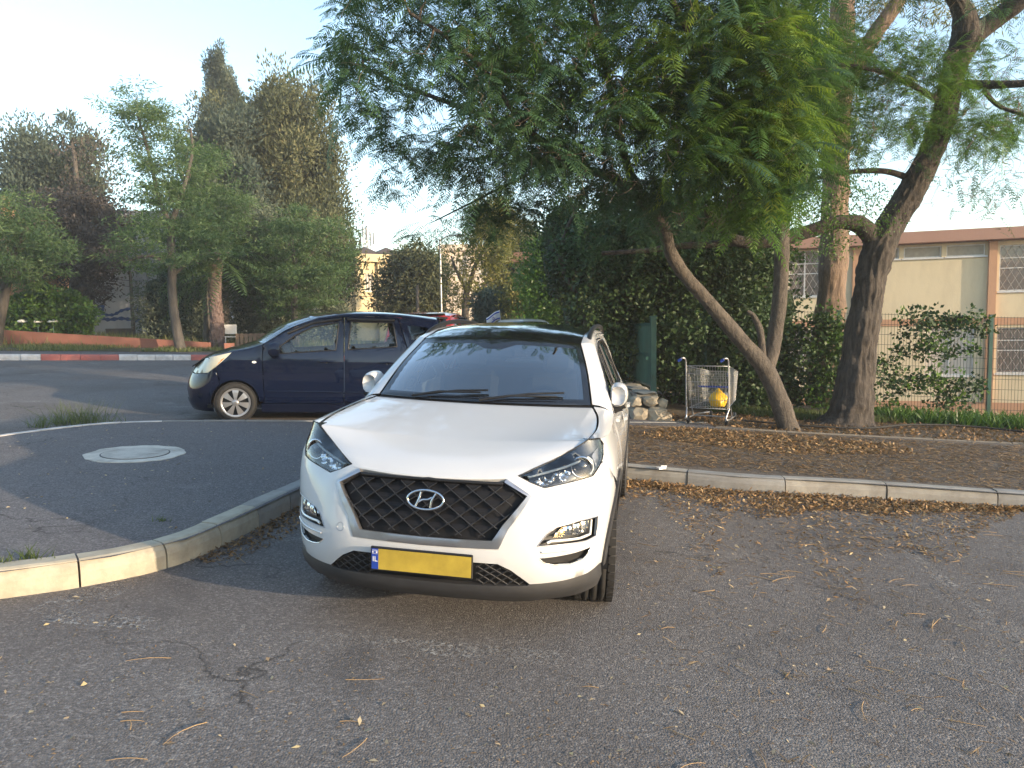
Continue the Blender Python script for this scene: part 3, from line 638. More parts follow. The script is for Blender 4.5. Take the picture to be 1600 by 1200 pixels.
# ------------------------------------------------------------------ ground, pavements, kerbs
def sheet(name, mat, outline, h, step=.6, kind='structure', zf=gz):
    V2, Fs, lp = fill(outline, (), step)
    V = [(x, y, float(zf(x, y))+h) for x, y in V2]; o = mesh(name, V, Fs, mat, None, True); o['kind'] = kind; return o
def make_ground():
    xs = np.concatenate([[-900, -300, -120, -60, -40], np.arange(-30, 30.1, 1.5), [40, 60, 120, 300, 900]]); ys = np.concatenate([[-900, -200, -60, -30], np.arange(-12, 12, 1.5), np.arange(12, 24, .75), np.arange(24, 60, 2), [80, 120, 300, 900]])
    V = [(x, y, float(gz(x, y))-(0 if abs(x) < 30 and -12 < y < 60 else .0)) for y in ys for x in xs]; n = len(xs)
    Fs = [(j*n+i, j*n+i+1, (j+1)*n+i+1, (j+1)*n+i) for j in range(len(ys)-1) for i in range(n-1)]
    o = mesh('road', V, Fs, M['asphalt'], None, True); o['kind'] = 'structure'
make_ground()
KH = .16
near = [(-9, 1.6), (-6, 2.55), (-4.2, 3.35), (-2.95, 4.02), (-2.45, 4.36), (-2.16, 4.75), (-2.02, 5.3), (-1.86, 6.12), (-1.62, 7.3), (-1.50, 7.95), (-1.32, 8.28), (-1.0, 8.32), (-.2, 8.05), (1.16, 7.62), (2.28, 7.26), (3.42, 7.14), (4.87, 6.86), (8, 6.15), (13, 5.0), (20, 3.4)]
far_isl = [(3.0, 11.3), (1.3, 11.0), (-.5, 10.66), (-2.36, 10.28), (-4.01, 9.93), (-4.75, 9.72), (-5.32, 9.36), (-5.77, 8.6), (-6.0, 7.9), (-6.3, 6.6), (-6.9, 5.2), (-8.0, 3.9), (-9.5, 2.8)]
farR = [(20, 7.5), (12, 9.2), (7.04, 9.99), (4.02, 10.42), (3.0, 10.75)]
def kerb(name, path, L, mats, h=KH, wd=.15, side=1, n=6, gap=.006, z0=0.0, seed=1):
    root = bpy.data.objects.new(name, None); link(root); root['kind'] = 'structure'
    P = np.array(densify(crom(path, 10)[:, :2], .03, False)); d = np.r_[0, np.cumsum(np.linalg.norm(np.diff(P, axis=0), axis=1))]; rg = random.Random(seed)
    k = 0; s0 = 0.0
    while s0 < d[-1]-.1:
        ln = L*(1+rg.uniform(-.03, .03)); s1 = min(s0+ln, d[-1]); ss = np.linspace(s0+gap, s1-gap, n+1); V = []; dz = rg.uniform(-.003, .005); do = rg.uniform(-.006, .006)
        for s in ss:
            x = np.interp(s, d, P[:, 0]); y = np.interp(s, d, P[:, 1]); x2 = np.interp(min(s+.05, d[-1]), d, P[:, 0])-np.interp(max(s-.05, 0), d, P[:, 0]); y2 = np.interp(min(s+.05, d[-1]), d, P[:, 1])-np.interp(max(s-.05, 0), d, P[:, 1]); q = math.hypot(x2, y2); nx, ny = -y2/q*side, x2/q*side
            for o_, z_ in ((0, -.05), (0, h*.55), (.008, h-.035), (.028, h-.008), (.05, h), (wd, h), (wd, -.05)):
                q_ = .005*noise.noise(Vector((x*9, y*9, z_*30+o_*20)))+.003*noise.noise(Vector((x*31, y*31, o_*60))); xx, yy = x+nx*(o_+do+q_), y+ny*(o_+do+q_); V.append((xx, yy, float(gz(xx, yy))+z_+z0+((dz+q_*.4) if z_ > 0 else 0)))
        m = 7; Fs = [(i*m+j, i*m+(j+1) % m, (i+1)*m+(j+1) % m, (i+1)*m+j) for i in range(n) for j in range(m)]; Fs += [tuple(range(m))[::-1], tuple(range(n*m, n*m+m))]
        if side < 0: Fs = [f[::-1] for f in Fs]
        mesh('kerb_stone', V, Fs, mats(k, s0) if callable(mats) else mats, root, False); s0 = s1; k += 1
    return root
M['kerb_sunlit'] = concrete('kerb_cream_sunlit', (.44, .40, .31), (.20, .17, .12))  # pale stones with sunlight put into the colour; shaded stretch stays grey
k1 = kerb('kerb', near[:12], .5, lambda k, s: M['kerb_sunlit'] if s < 8.4 else M['kerb'] if k % 3 else M['kerb2'], seed=3)
tag(kerb('kerb', near[11:], .98, lambda k, s: M['kerb'] if k % 3 else M['kerb2'], seed=13), 'grey concrete kerb on the right with dry leaves drifted against it')
tag(k1, 'concrete kerb curving left of the white SUV, coloured cream where sunlit and grey where shaded')
k2 = kerb('kerb', far_isl, .52, lambda k, s: (M['kerb_pink'] if s > 11.9 and k % 4 < 2 else M['kerb_white'] if s > 7.6 else M['kerb2']), side=1, h=KH, wd=.12, seed=5)
tag(k2, 'pale kerb with faded paint along the far edge of the pavement')
walk = near+farR+far_isl
sheet('pavement', M['walk'], walk, KH-.008, .7)
sheet('littered_pavement', M['dirtywalk'], [(1.25, 7.74), (2.28, 7.42), (3.42, 7.30), (4.87, 7.02), (8, 6.31), (13, 5.16), (20, 3.56)]+farR[:4]+[(2.6, 10.7), (1.5, 10.6)], KH-.003, .7)
# side path running back beside the green railing
sheet('path', M['walk'], [(3.0, 11.1), (2.05, 11.5), (2.3, 21), (.2, 21), (.0, 14), (-.2, 10.75)], KH-.012, .8)
ft = [(-30, 13.6), (-22, 17.0), (-14.44, 20.69), (-8.71, 23.77), (-4, 25.6), (2, 27.4)]
k3 = kerb('kerb', ft, .5, lambda k, s: M['kerb_red'] if (k//4) % 2 else M['kerb_white'], h=.17, wd=.15, seed=9, side=1)
tag(k3, 'red and white painted kerb along the far side of the road')
M['soil'] = None
def soilmat(name, c1, c2, c3):
    m, nt, b = new_mat(name); p = geopos(nt); f = nz(nt, 1.6, 6, .65, p); g = nz(nt, 40, 4, .7, p)
    c = ramp(nt, math_(nt, 'ADD', math_(nt, 'MULTIPLY', f, .6), math_(nt, 'MULTIPLY', g, .4)), [(.35, c1), (.5, c2), (.65, c3)])
    nt.links.new(c, b.inputs['Base Color']); b.inputs['Roughness'].default_value = .95; bump(nt, b, g, .9, .03); return m
M['soil'] = soilmat('soil', (.05, .036, .024), (.10, .075, .05), (.15, .12, .08)); M['grassbase'] = soilmat('grassy_soil', (.035, .045, .016), (.07, .07, .03), (.12, .10, .05))
sheet('far_pavement', M['walk'], [(-30, 13.8), (-22, 17.2), (-14.5, 20.9), (-8.8, 24.0), (-4, 25.8), (2, 27.6), (2, 29.2), (-4, 27.6), (-8.5, 25.7), (-15, 22.6), (-23, 19), (-30, 15.8)], .155, 1.0)
sheet('verge', M['grassbase'], [(-30, 15.8), (-23, 19), (-15, 22.6), (-8.5, 25.7), (-4, 27.6), (2, 29.2), (5, 45), (-60, 45), (-60, 20)], .165, 2.0)
sheet('planting_strip', M['soil'], farR+[(2.1, 11.3), (2.2, 16), (2.3, 21), (8, 20), (9, 14.5), (26, 12)], KH-.02, .8)
M['edge'] = concrete('dirty_edging', (.22, .19, .15), (.12, .09, .06))
# thin concrete edging behind the right pavement
kerb('edging', farR[::-1][0:], 1.0, M['edge'], h=KH+.006, wd=.07, side=1, seed=11)['label'] = 'thin concrete edging between pavement and leaf-strewn strip'
# manhole
mh = empty('manhole_cover', None, 'round concrete manhole cover set flush in the dark pavement', 'manhole cover')
cx, cy = -3.885, 7.47; V = [(cx, cy)]; 
def disc(r, n, h, jit=0, th=.012, sd=1):
    rg = random.Random(sd); V = []; 
    rs = [r*(1+rg.uniform(-jit, jit)) for _ in range(n)]
    for hh in (h-th, h):
        for k in range(n): a = 2*math.pi*k/n; V.append(G(cx+rs[k]*math.cos(a), cy+rs[k]*math.sin(a), hh))
    V.append(G(cx, cy, h)); return V, [(k, (k+1) % n, n+(k+1) % n, n+k) for k in range(n)]+[(n+k, n+(k+1) % n, 2*n) for k in range(n)]
V, Fs = disc(.47, 40, KH-.001, .035); mesh('concrete_collar', V, Fs, concrete('pale_concrete', (.60, .57, .50)), mh)
V, Fs = disc(.325, 48, KH+.002, 0); mesh('cover_joint', V, Fs, M['black'], mh)
V, Fs = disc(.312, 48, KH+.005, 0); mesh('cover_lid', V, Fs, concrete('lid_concrete', (.50, .475, .42)), mh)

# ------------------------------------------------------------------ buildings
def wallmat(name, c, stain, amt=.5, sc_=.8):
    m, nt, b = new_mat(name); v = objvec(nt, (1, 1, .35)); f = nz(nt, sc_, 7, .7, v); g = nz(nt, 30, 4, .6, v)
    col = mixc(nt, math_(nt, 'MULTIPLY', ramp(nt, f, [(.45, (0, 0, 0)), (.75, (1, 1, 1))]), amt), c, stain)
    nt.links.new(col, b.inputs['Base Color']); b.inputs['Roughness'].default_value = .9; bump(nt, b, g, .5, .012); return m
M['cream'] = wallmat('cream_render', (.64, .52, .33), (.36, .28, .18)); M['orange'] = wallmat('orange_render', (.50, .27, .15), (.3, .17, .1)); M['fascia'] = wallmat('fascia_render', (.36, .20, .14), (.3, .16, .11))
M['yellowwall'] = wallmat('yellow_render', (.66, .54, .32), (.45, .36, .24)); M['greywall'] = wallmat('grey_render', (.52, .52, .52), (.22, .21, .21), .7, .5); M['palewall'] = wallmat('pale_render', (.55, .47, .38), (.4, .33, .27))
M['bars'] = simple('window_bars', (.34, .31, .28), .6); M['winframe'] = simple('window_frame', (.60, .58, .55), .5); M['winglass'] = simple('window_glass', (.16, .13, .11), .15, coat=1); M['blind'] = simple('window_blind', (.34, .30, .23), .6)
M['lowwall'] = wallmat('terracotta_wall', (.27, .11, .075), (.25, .12, .08)); M['roofdark'] = simple('dark_roof', (.05, .045, .05), .7); M['steel'] = simple('galvanised_steel', (.42, .42, .42), .4, .6)
def facade_frame(P0, ang):   # local x along facade, y out of the wall into the building, z up
    return Matrix.Translation(P0)@Matrix.Rotation(ang, 4, 'Z')
def box_obj(name, x0, x1, y0, y1, z0, z1, mat, parent, bev=0):
    m = MB(); m.box(((x0+x1)/2, (y0+y1)/2, (z0+z1)/2), (x1-x0, y1-y0, z1-z0), bev=bev); return m.build(name, mat, parent)
def wall_with_holes(name, x0, x1, z0, z1, holes, th, mat, parent, y0=0.0):
    V2, Fs, lps = fill([(x0, z0), (x1, z0), (x1, z1), (x0, z1)], [[(a, c), (b, c), (b, d), (a, d)] for a, b, c, d in holes], 1.5)
    V = [(x, y0, z) for x, z in V2]; F2 = [tuple(f) for f in Fs]
    n0 = len(V); V += [(x, y0+th, z) for x, z in V2]; F2 += [tuple(i+n0 for i in f[::-1]) for f in Fs]
    for L in lps:
        for i in range(len(L)): a, b = L[i], L[(i+1) % len(L)]; F2.append((a, b, b+n0, a+n0) if False else (b, a, a+n0, b+n0))
    return mesh(name, V, F2, mat, parent)
def window(parent, x0, x1, z0, z1, nx, rows, grille=False, glassm=None, proud=.02, name='window'):
    w_ = empty_child(name, parent)
    fm = MB(); t = .045
    for (a, b, c, d) in ((x0, x1, z0, z0+t), (x0, x1, z1-t, z1), (x0, x0+t, z0+t, z1-t), (x1-t, x1, z0+t, z1-t)): fm.box(((a+b)/2, .10, (c+d)/2), (b-a, .06, d-c))
    zz = [z0]+[z0+(z1-z0)*r_ for r_ in rows]+[z1]; xx = np.linspace(x0, x1, nx+1)
    for x in xx[1:-1]: fm.box((x, .10, (z0+z1)/2), (.06, .055, z1-z0-2*t))
    for z in zz[1:-1]: fm.box(((x0+x1)/2, .103, z), (x1-x0-2*t, .05, .035))
    fm.build('window_frame', M['winframe'], w_)
    for i in range(nx):
        for j in range(len(zz)-1):
            box_obj('pane', xx[i]+.02, xx[i+1]-.02, .112, .12, zz[j]+.015, zz[j+1]-.015, glassm or M['winglass'], w_)
    box_obj('window_sill', x0-.06, x1+.06, -.07, .13, z0-.06, z0-.002, M['winframe'], w_)
    if grille:
        g = MB(); s = .26; W_, H_ = x1-x0, z1-z0
        for sg in (1, -1):
            for k in range(-int(H_/s)-2, int(W_/s)+int(H_/s)+3):
                # diagonal bars z = sg*2*(x-xk)
                pts = []
                xk = k*s
                for q in np.linspace(0, 1, 2):
                    z = q*H_; x = xk+sg*z*.55; pts.append((x, z))
                (xa, za), (xb, zb) = pts
                lo_, hi_ = 0.0, 1.0; dx_ = xb-xa
                if abs(dx_) > 1e-9:
                    t0, t1 = (0-xa)/dx_, (W_-xa)/dx_; lo_, hi_ = max(lo_, min(t0, t1)), min(hi_, max(t0, t1))
                if hi_-lo_ < .03: continue
                a = (x0+xa+dx_*lo_, .03, z0+za+(zb-za)*lo_); b = (x0+xa+dx_*hi_, .03+.004*sg, z0+za+(zb-za)*hi_); g.tube([a, b], .0065, 4, cap=False)
        o = g.build('window_grille', M['bars'], w_); o['kind'] = 'stuff'
    return w_
# right: two-storey school-like building behind the mesh fence
BP = Vector((17.1, 28, 0)); BA = math.atan2(-.35, .94)
br = empty('building', facade_frame(BP, BA), 'cream two-storey building with orange columns and diamond window grilles behind the mesh fence', 'building')
def fs(px):
    k = (px-800)/FPX; return (28*k-17.1)/(.94+.35*k)*1.003
def fz(px, py):
    s = fs(px); return float(at(px, py, 28-.35*s)[2])
zt, zb = fz(1500, 378), fz(1500, 650)
zmid = fz(1500, 500)
cols = [fs(1546)+4.62*k for k in range(-4, 3)]
zw = dict(u0=fz(1560, 455), u1=fz(1560, 383), l0=fz(1560, 583), l1=fz(1560, 512), c0=fz(1460, 402), c1=fz(1460, 384))
holes = []; wins = []
for i, cx_ in enumerate(cols[:-1]):
    a, b = cx_+.14, cols[i+1]-.14
    if i == 3:      # blank bay with clerestory lights
        ww = (b-a)
        for q in range(3): wins.append((a+.08+q*ww/3, a+ww*(q+1)/3-.08, zw['c0'], zw['c1'], 1, [], False, M['blind']))
        wins.append((b-2.0, b-.35, zw['l0']-.1, zw['l1'], 2, [], False, M['palewall']))
    elif i == 2:
        wins.append((b-2.35, b-1.15, fz(1260, 463), fz(1260, 392), 2, [.5, .72], True, None)); wins.append((b-2.5, b-1.0, zw['l0'], zw['l1'], 2, [.45, .7], True, None)); wins.append((a+.3, b-2.9, fz(1260, 463), fz(1260, 392), 2, [.5], True, None))
    else:
        wins.append((a+.1, b-.1, zw['u0'], zw['u1'], 3, [.5, .72], True, None)); wins.append((a+.1, b-.1, zw['l0'], zw['l1'], 3, [.5, .72], True, None))
X0, X1 = cols[0]-.3, cols[-1]+.3
wall_with_holes('wall', X0, X1, zb+.55, zt-.02, [(w_[0], w_[1], w_[2], w_[3]) for w_ in wins], .25, M['cream'], br)
for w_ in wins: window(br, *w_[:4], w_[4], w_[5], w_[6], w_[7])
box_obj('plinth', X0, X1, -.02, .3, zb-1.0, zb+.548, M['orange'], br)
box_obj('floor_band', X0, X1, -.04, -.002, zmid-.20, zmid+.06, M['orange'], br)
for cx_ in cols: box_obj('column', cx_-.13, cx_+.13, -.16, -.003, zb+.55, zt-.02, M['orange'], br)
box_obj('fascia', X0-.4, X1+.4, -.55, 8.0, zt, zt+.42, M['fascia'], br)
box_obj('back_wall', X0, X1, 7.5, 7.7, zb-1, zt-.02, M['cream'], br); box_obj('gable_wall', X0-.2, X0-.003, 0, 7.7, zb-1, zt-.02, M['cream'], br); box_obj('gable_wall', X1+.003, X1+.2, 0, 7.7, zb-1, zt-.02, M['cream'], br)
box_obj('interior_floor', X0, X1, .3, 7.4, zmid-.15, zmid+.05, M['palewall'], br)
# centre: sunlit yellow building with mast
def simple_building(name, label, pxl, pxr, ptop, pbot, Y, ang, depth, mat, parts=()):
    A = at(pxl, ptop, Y); k = (pxr-800)/FPX; ca, sa = math.cos(ang), math.sin(ang)
    s = (k*A[1]-A[0])/(ca-k*sa); b = empty(name, facade_frame(Vector((A[0], A[1], 0)), ang), label, 'building'); z1 = A[2]; z0 = float(at(pxl, pbot, Y)[2])
    return b, s, z0, z1
yb, S_, z0, z1 = simple_building('building', 'sunlit pale yellow building with dark roof caps and lattice mast beyond the cars', 520, 645, 396, 520, 48, R(24), 12, M['yellowwall'])
S_ += 1
def stamp(b, S_, z0, z1, depth, mat, nb, roofm, cler=True):
    holes = []; st = S_/nb
    if cler:
        for i in range(nb): holes.append((i*st+.5, (i+1)*st-.5, z1-1.9, z1-.75))
    wall_with_holes('wall', 0, S_, z0, z1, holes, .3, mat, b)
    for h_ in holes:
        window(b, h_[0], h_[1], h_[2], h_[3], 3, [], False, M['blind'])
    for i in range(nb+1): box_obj('pilaster', i*st-.2, i*st+.2, -.25, -.003, z0, z1, mat, b)
    box_obj('parapet', -.3, S_+.3, -.35, -.001, z1+.002, z1+.5, mat, b)
    box_obj('roof', -.3, S_+.3, .002, depth, z1+.002, z1+.2, roofm, b)
    box_obj('side_wall', -.3, -.002, 0, depth, z0, z1, mat, b); box_obj('side_wall', S_+.002, S_+.3, 0, depth, z0, z1, mat, b); box_obj('back_wall', 0, S_, depth-.3, depth-.003, z0, z1, mat, b)
stamp(yb, S_, z0-1, z1-.5, 10, M['yellowwall'], 4, M['roofdark'])
for q in (.38, .62, .86):
    m = MB(); x = S_*q; zz = z1+.0
    m.add([(x-1.1, .1, zz), (x+1.1, .1, zz), (x+1.1, 4, zz), (x-1.1, 4, zz), (x-.2, .4, zz+.55), (x-.2, 3.6, zz+.55)], [(0, 1, 4), (1, 2, 5, 4), (2, 3, 5), (3, 0, 4, 5), (0, 3, 2, 1)]); m.build('roof_light', M['roofdark'], yb)
# lattice mast on its roof
mp = at(574, 398, 52); mt = at(574, 352, 52); m = empty('lattice_mast', T(mp[0], mp[1], mp[2]), 'thin lattice antenna mast rising above the yellow building roof', 'mast')
hh = mt[2]-mp[2]; lm = MB()
for k in range(4): a = math.pi/2*k+.4; lm = MB(); lm.tube([(.35*math.cos(a), .35*math.sin(a), -2.2), (.22*math.cos(a), .22*math.sin(a), hh)], .04, 4); lm.build('mast_leg', M['steel'], m)
lm = MB()
for j in range(12):
    z = -2.2+j*(hh+2.2)/12; z2 = z+(hh+2.2)/12
    for k in range(4): a = math.pi/2*k+.4; b_ = a+math.pi/2; r1 = .35-.13*j/12; lm.tube([(r1*math.cos(a), r1*math.sin(a), z), (r1*math.cos(b_), r1*math.sin(b_), z2)], .022, 3, cap=False)
o = lm.build('lattice_brace', M['steel'], m); o['kind'] = 'stuff'
for k in range(5): a = 1.2*k; lm = MB(); lm.box((.45*math.cos(a), .45*math.sin(a), hh*.55+.25*(k % 3)), (.10, .08, .8)); lm.build('antenna_panel', M['steel'], m)
pb, S2, z0, z1 = simple_building('building', 'distant pale flat-roofed building half hidden behind the olive trees', 690, 900, 392, 520, 62, R(6), 12, M['palewall']); stamp(pb, S2, z0-1, z1, 10, M['palewall'], 5, M['roofdark'])
gb, S3, z0, z1 = simple_building('building', 'grey rendered building with blue graffiti along its lower wall behind the trees', 118, 330, 345, 540, 37, R(10), 10, M['greywall'])
stamp(gb, S3, z0-1, z1, 9, M['greywall'], 2, M['roofdark'], cler=False)
for i in range(3): box_obj('basement_window', 1.1+i*1.9, 2.5+i*1.9, -.015, .02, float(at(200, 528, 37)[2])-.0, float(at(200, 513, 37)[2]), M['winglass'], gb)
M['graffiti'] = simple('graffiti_blue', (.05, .09, .22), .8, var=.4); M['graffiti2'] = simple('graffiti_pale', (.5, .5, .52), .8)
gz0 = float(at(180, 508, 37)[2]); rg = random.Random(4); gh = float(at(180, 478, 37)[2])-gz0
def ribbon(pts, wd, name, mat, parent, y=-.012):
    P = crom([(a, 0, b) for a, b in pts], 8); V = []; 
    for i, p in enumerate(P):
        t = P[min(i+1, len(P)-1)]-P[max(i-1, 0)]; n_ = np.array([-t[2], 0, t[0]]); n_ /= max(np.linalg.norm(n_), 1e-6); w2 = wd*(1+.35*math.sin(i*1.7))/2
        for s_ in (1, -1):
            for yy in (y, -.002): V.append((p[0]+n_[0]*w2*s_, yy, p[2]+n_[2]*w2*s_))
    Fs = []
    for i in range(len(P)-1): b = i*4; Fs += [(b, b+4, b+6, b+2), (b, b+1, b+5, b+4), (b+2, b+6, b+7, b+3)]
    return mesh(name, V, Fs, mat, parent)
for pts, wd in (([(.5, .95), (.75, 1.0), (.7, .6), (1.2, .55), (1.7, .8), (2.4, .9), (3.0, .85)], .13), ([(.5, .5), (.9, .3), (1.6, .35), (2.3, .25), (3.2, .35)], .16), ([(2.3, .9), (2.5, .6), (2.9, .35), (3.3, .4)], .12), ([(3.1, .85), (3.8, .9), (4.6, .8), (5.2, .85)], .14), ([(4.2, .8), (4.3, .5), (4.7, .25), (5.3, .3)], .12), ([(2.6, .2), (3.3, .12), (4.2, .2), (5.0, .12)], .28), ([(5.3, .8), (5.7, .6), (5.4, .3)], .12)):
    ribbon([(a*1.0+.3, gz0+b*gh) for a, b in pts], wd, 'graffiti', M['graffiti'], gb)
for pts, wd in (([(1.2, .45), (2.0, .5), (2.7, .5)], .2), ([(3.4, .55), (4.1, .55), (4.9, .5)], .22)): ribbon([(a+.3, gz0+b*gh) for a, b in pts], wd, 'graffiti', M['graffiti2'], gb, -.008)
ob, S4, z0, z1 = simple_building('building', 'orange rendered wall of a house at the left edge behind green bushes', -150, 22, 330, 545, 33, R(-4), 10, M['orange']); M['peach'] = wallmat('peach_render', (.55, .33, .18), (.4, .25, .15)); stamp(ob, S4, z0-1, z1, 8, M['peach'], 2, M['roofdark'])
# low terracotta retaining wall with gaps at the palm
def low_wall(label, segs):
    o = empty('low_wall', None, label, 'wall')
    for (xa, ya, ta, xb, yb_, tb) in segs:
        A = gp(xa, ya, .17); B = gp(xb, yb_, .17); hA = (ya-ta)*np.linalg.norm(A)/FPX; hB = (yb_-tb)*np.linalg.norm(B)/FPX
        n_ = np.array([-(B-A)[1], (B-A)[0], 0]); n_ /= np.linalg.norm(n_); V = []
        for P, h_ in ((A, hA), (B, hB)):
            for q in (0, .22):
                for z in (-.3, h_): V.append(P+n_*q+np.array([0, 0, z]))
        mesh('wall_section', V, [(0, 4, 5, 1), (1, 5, 7, 3), (3, 7, 6, 2), (2, 6, 4, 0), (0, 1, 3, 2), (4, 6, 7, 5)], M['lowwall'], o)
        V2 = [v+np.array([0, 0, .001 if i % 2 else h_]) for i, v in enumerate(V[:0])]
    return o
low_wall('low terracotta retaining wall behind the grass verge across the road', [(-120, 534, 514, 327, 546, 536), (351, 548, 537, 367, 548, 537)])

# ------------------------------------------------------------------ fences, gate, stone wall
M['green'] = simple('green_metal', (.018, .075, .06), .45, coat=.3, var=.25); M['wire'] = simple('green_wire', (.02, .05, .035), .5, .2)
fe = empty('mesh_fence', None, 'green welded wire mesh fence with square posts in front of the cream building', 'fence')
fpts = [(3.6, 13.63), (5.9, 13.25), (8.38, 12.83), (10.9, 12.4), (13.4, 11.98), (15.9, 11.55)]
FH = 1.84
for i, (x, y) in enumerate(fpts):
    m = MB(); m.box((x, y, float(gz(x, y))+FH/2+.08), (.06, .06, FH+.1), Matrix.Rotation(R(-9.5), 3, 'Z')); m.box((x, y, float(gz(x, y))+FH+.14), (.068, .068, .02), Matrix.Rotation(R(-9.5), 3, 'Z')); m.build('fence_post', M['green'], fe)
for (xa, ya), (xb, yb_) in zip(fpts[:-1], fpts[1:]):
    m = MB(); L = math.hypot(xb-xa, yb_-ya); nv = int(L/.052)
    for k in range(1, nv):
        t = k/nv; x, y = xa+(xb-xa)*t, ya+(yb_-ya)*t; g0 = float(gz(x, y)); m.tube([(x, y, g0+.12), (x, y, g0+.12+FH)], .0032, 3, cap=False, smooth=False)
    for k in range(11):
        h_ = .14+k*.18; m.tube([(xa, ya, float(gz(xa, ya))+h_), (xb, yb_, float(gz(xb, yb_))+h_)], .0038, 3, cap=False, smooth=False)
    o = m.build('mesh_panel', M['wire'], fe); o['kind'] = 'stuff'
# rough stone wall carrying the green railing
M['stone'] = concrete('rough_limestone', (.40, .35, .27), (.22, .17, .12)); M['mortar'] = concrete('mortar', (.30, .27, .22)); M['capstone'] = concrete('cap_stone', (.42, .40, .35))
sw = empty('stone_wall', T(*G(2.12, 11.45)), 'low rough stone wall end carrying the green metal railing beside the trolley', 'wall')
def rock(name, c, s, parent, mat, seed, sub=2):
    rg = random.Random(seed); import bmesh
    bm = bmesh.new(); bmesh.ops.create_icosphere(bm, subdivisions=sub, radius=1)
    off = Vector((rg.random()*9, rg.random()*9, rg.random()*9))
    for v in bm.verts:
        p = v.co.copy(); q = max(abs(p.x), abs(p.y), abs(p.z)); p = p*(.35+.65/q*.8); p *= 1+.28*noise.noise(p*1.3+off)
        v.co = Vector((p.x*s[0], p.y*s[1], p.z*s[2]))+Vector(c)
    me = bpy.data.meshes.new(name); bm.to_mesh(me); bm.free(); me.materials.append(mat); return link(bpy.data.objects.new(name, me), parent)
m = MB(); m.box((.02, 2.3, .25), (.34, 4.4, .55)); m.build('wall_core', M['mortar'], sw)
rk = [(-.12, .02, .22, .16, .17, .14), (.14, .0, .20, .19, .18, .17), (-.17, .05, .42, .1, .14, .1), (.05, .02, .44, .14, .14, .09), (.3, .08, .14, .12, .16, .13), (-.05, -.02, .05, .2, .16, .1), (.24, .05, .38, .1, .12, .1)]
for i, (a, b, c_, d, e_, f_) in enumerate(rk): rock('stone', (a, b, c_), (d, e_, f_), sw, M['stone'], i+1)
k = 0
for j in range(9):
    for r_ in range(2): rock('stone', (-.18+.02*(j % 2), .5+.45*j+.12*r_, .15+.26*r_), (.07, .24, .14), sw, M['stone'], 30+k, 1); rock('stone', (.2, .5+.45*j+.12*r_, .15+.26*r_), (.07, .24, .14), sw, M['stone'], 60+k, 1); k += 1
for j in range(6): rock('cap', (.02, .35+.75*j, .55), (.23, .40, .035), sw, M['capstone'], 90+j, 1)
for i, (x, y) in enumerate(((.52, .0), (.62, -.1))): rock('stone', (x, y, .06), (.1, .09, .08), sw, M['stone'], 120+i)
gt = empty('metal_railing', T(*G(2.27, 11.75, .56)), 'dark green metal railing panel standing on the low stone wall', 'railing')
def gbox(n, c, d, mat=M['green']): m = MB(); m.box(c, d, bev=.004); return m.build(n, mat, gt)
gbox('post', (0, 0, .58), (.09, .09, 1.22)); gbox('post', (-.02, 2.2, .55), (.07, .07, 1.12))
gbox('post_cap', (0, 0, 1.20), (.105, .105, .02))
for z in (.08, .58, 1.08): gbox('rail', (-.01, 1.1, z), (.04, 2.12, .045))
for k in range(20): gbox('bar', (-.012, .09+.106*k, .58), (.014, .075, 1.0))
gbox('latch', (-.05, .35, .52), (.05, .16, .05))
# wall poles and lamp post
def pole(name, label, cat, px, py0, py1, Y, r, head=False):
    a = at(px, py0, Y); b = at(px, py1, Y); o = empty(name, T(a[0], a[1], float(gz(a[0], a[1]))), label, cat); H = b[2]-float(gz(a[0], a[1]))
    m = MB(); m.tube([(0, 0, -.1), (0, 0, H)], [r, r*.7], 8); m.build('pole', M['steel'] if head else M['polewood'], o)
    if head:
        m = MB(); m.tube([(0, 0, H-.05), (.35, 0, H+.15), (.8, 0, H+.18)], .035, 6); m.build('arm', M['steel'], o); m = MB(); m.box((.95, 0, H+.17), (.5, .2, .1), bev=.03); m.build('lamp_head', M['steel'], o)
    return o, H
M['polewood'] = simple('weathered_wood', (.16, .13, .10), .9)
pole('street_lamp', 'thin tall street lamp standing beyond the white SUV between olive trees', 'street lamp', 690, 500, 374, 34, .06, True)
pole('utility_pole', 'short grey wooden pole left of the thin street lamp', 'pole', 653, 500, 446, 32, .09)
po, pH = pole('utility_pole', 'slim wooden pole in front of the graffiti wall', 'pole', 209, 525, 425, 31, .09)
def wire(label, pts, r=.012):
    m = MB(); P = [Vector(p) for p in pts]; Q = []
    for i in range(25): t = i/24; p = P[0].lerp(P[1], t); p.z -= .35*4*t*(1-t); Q.append(p)
    m.tube(Q, r, 3); o = m.build('overhead_wire', M['black']); tag(o, label, 'wire'); return o
wire('sagging dark cable crossing above the graffiti wall', (at(120, 432, 31), at(330, 440, 31))); wire('upper dark cable crossing above the graffiti wall near the pole top', (at(110, 424, 31), at(335, 428, 31.5)))
wire('thin cable crossing the sunlit yellow building', (at(480, 452, 34), at(653, 450, 32)))

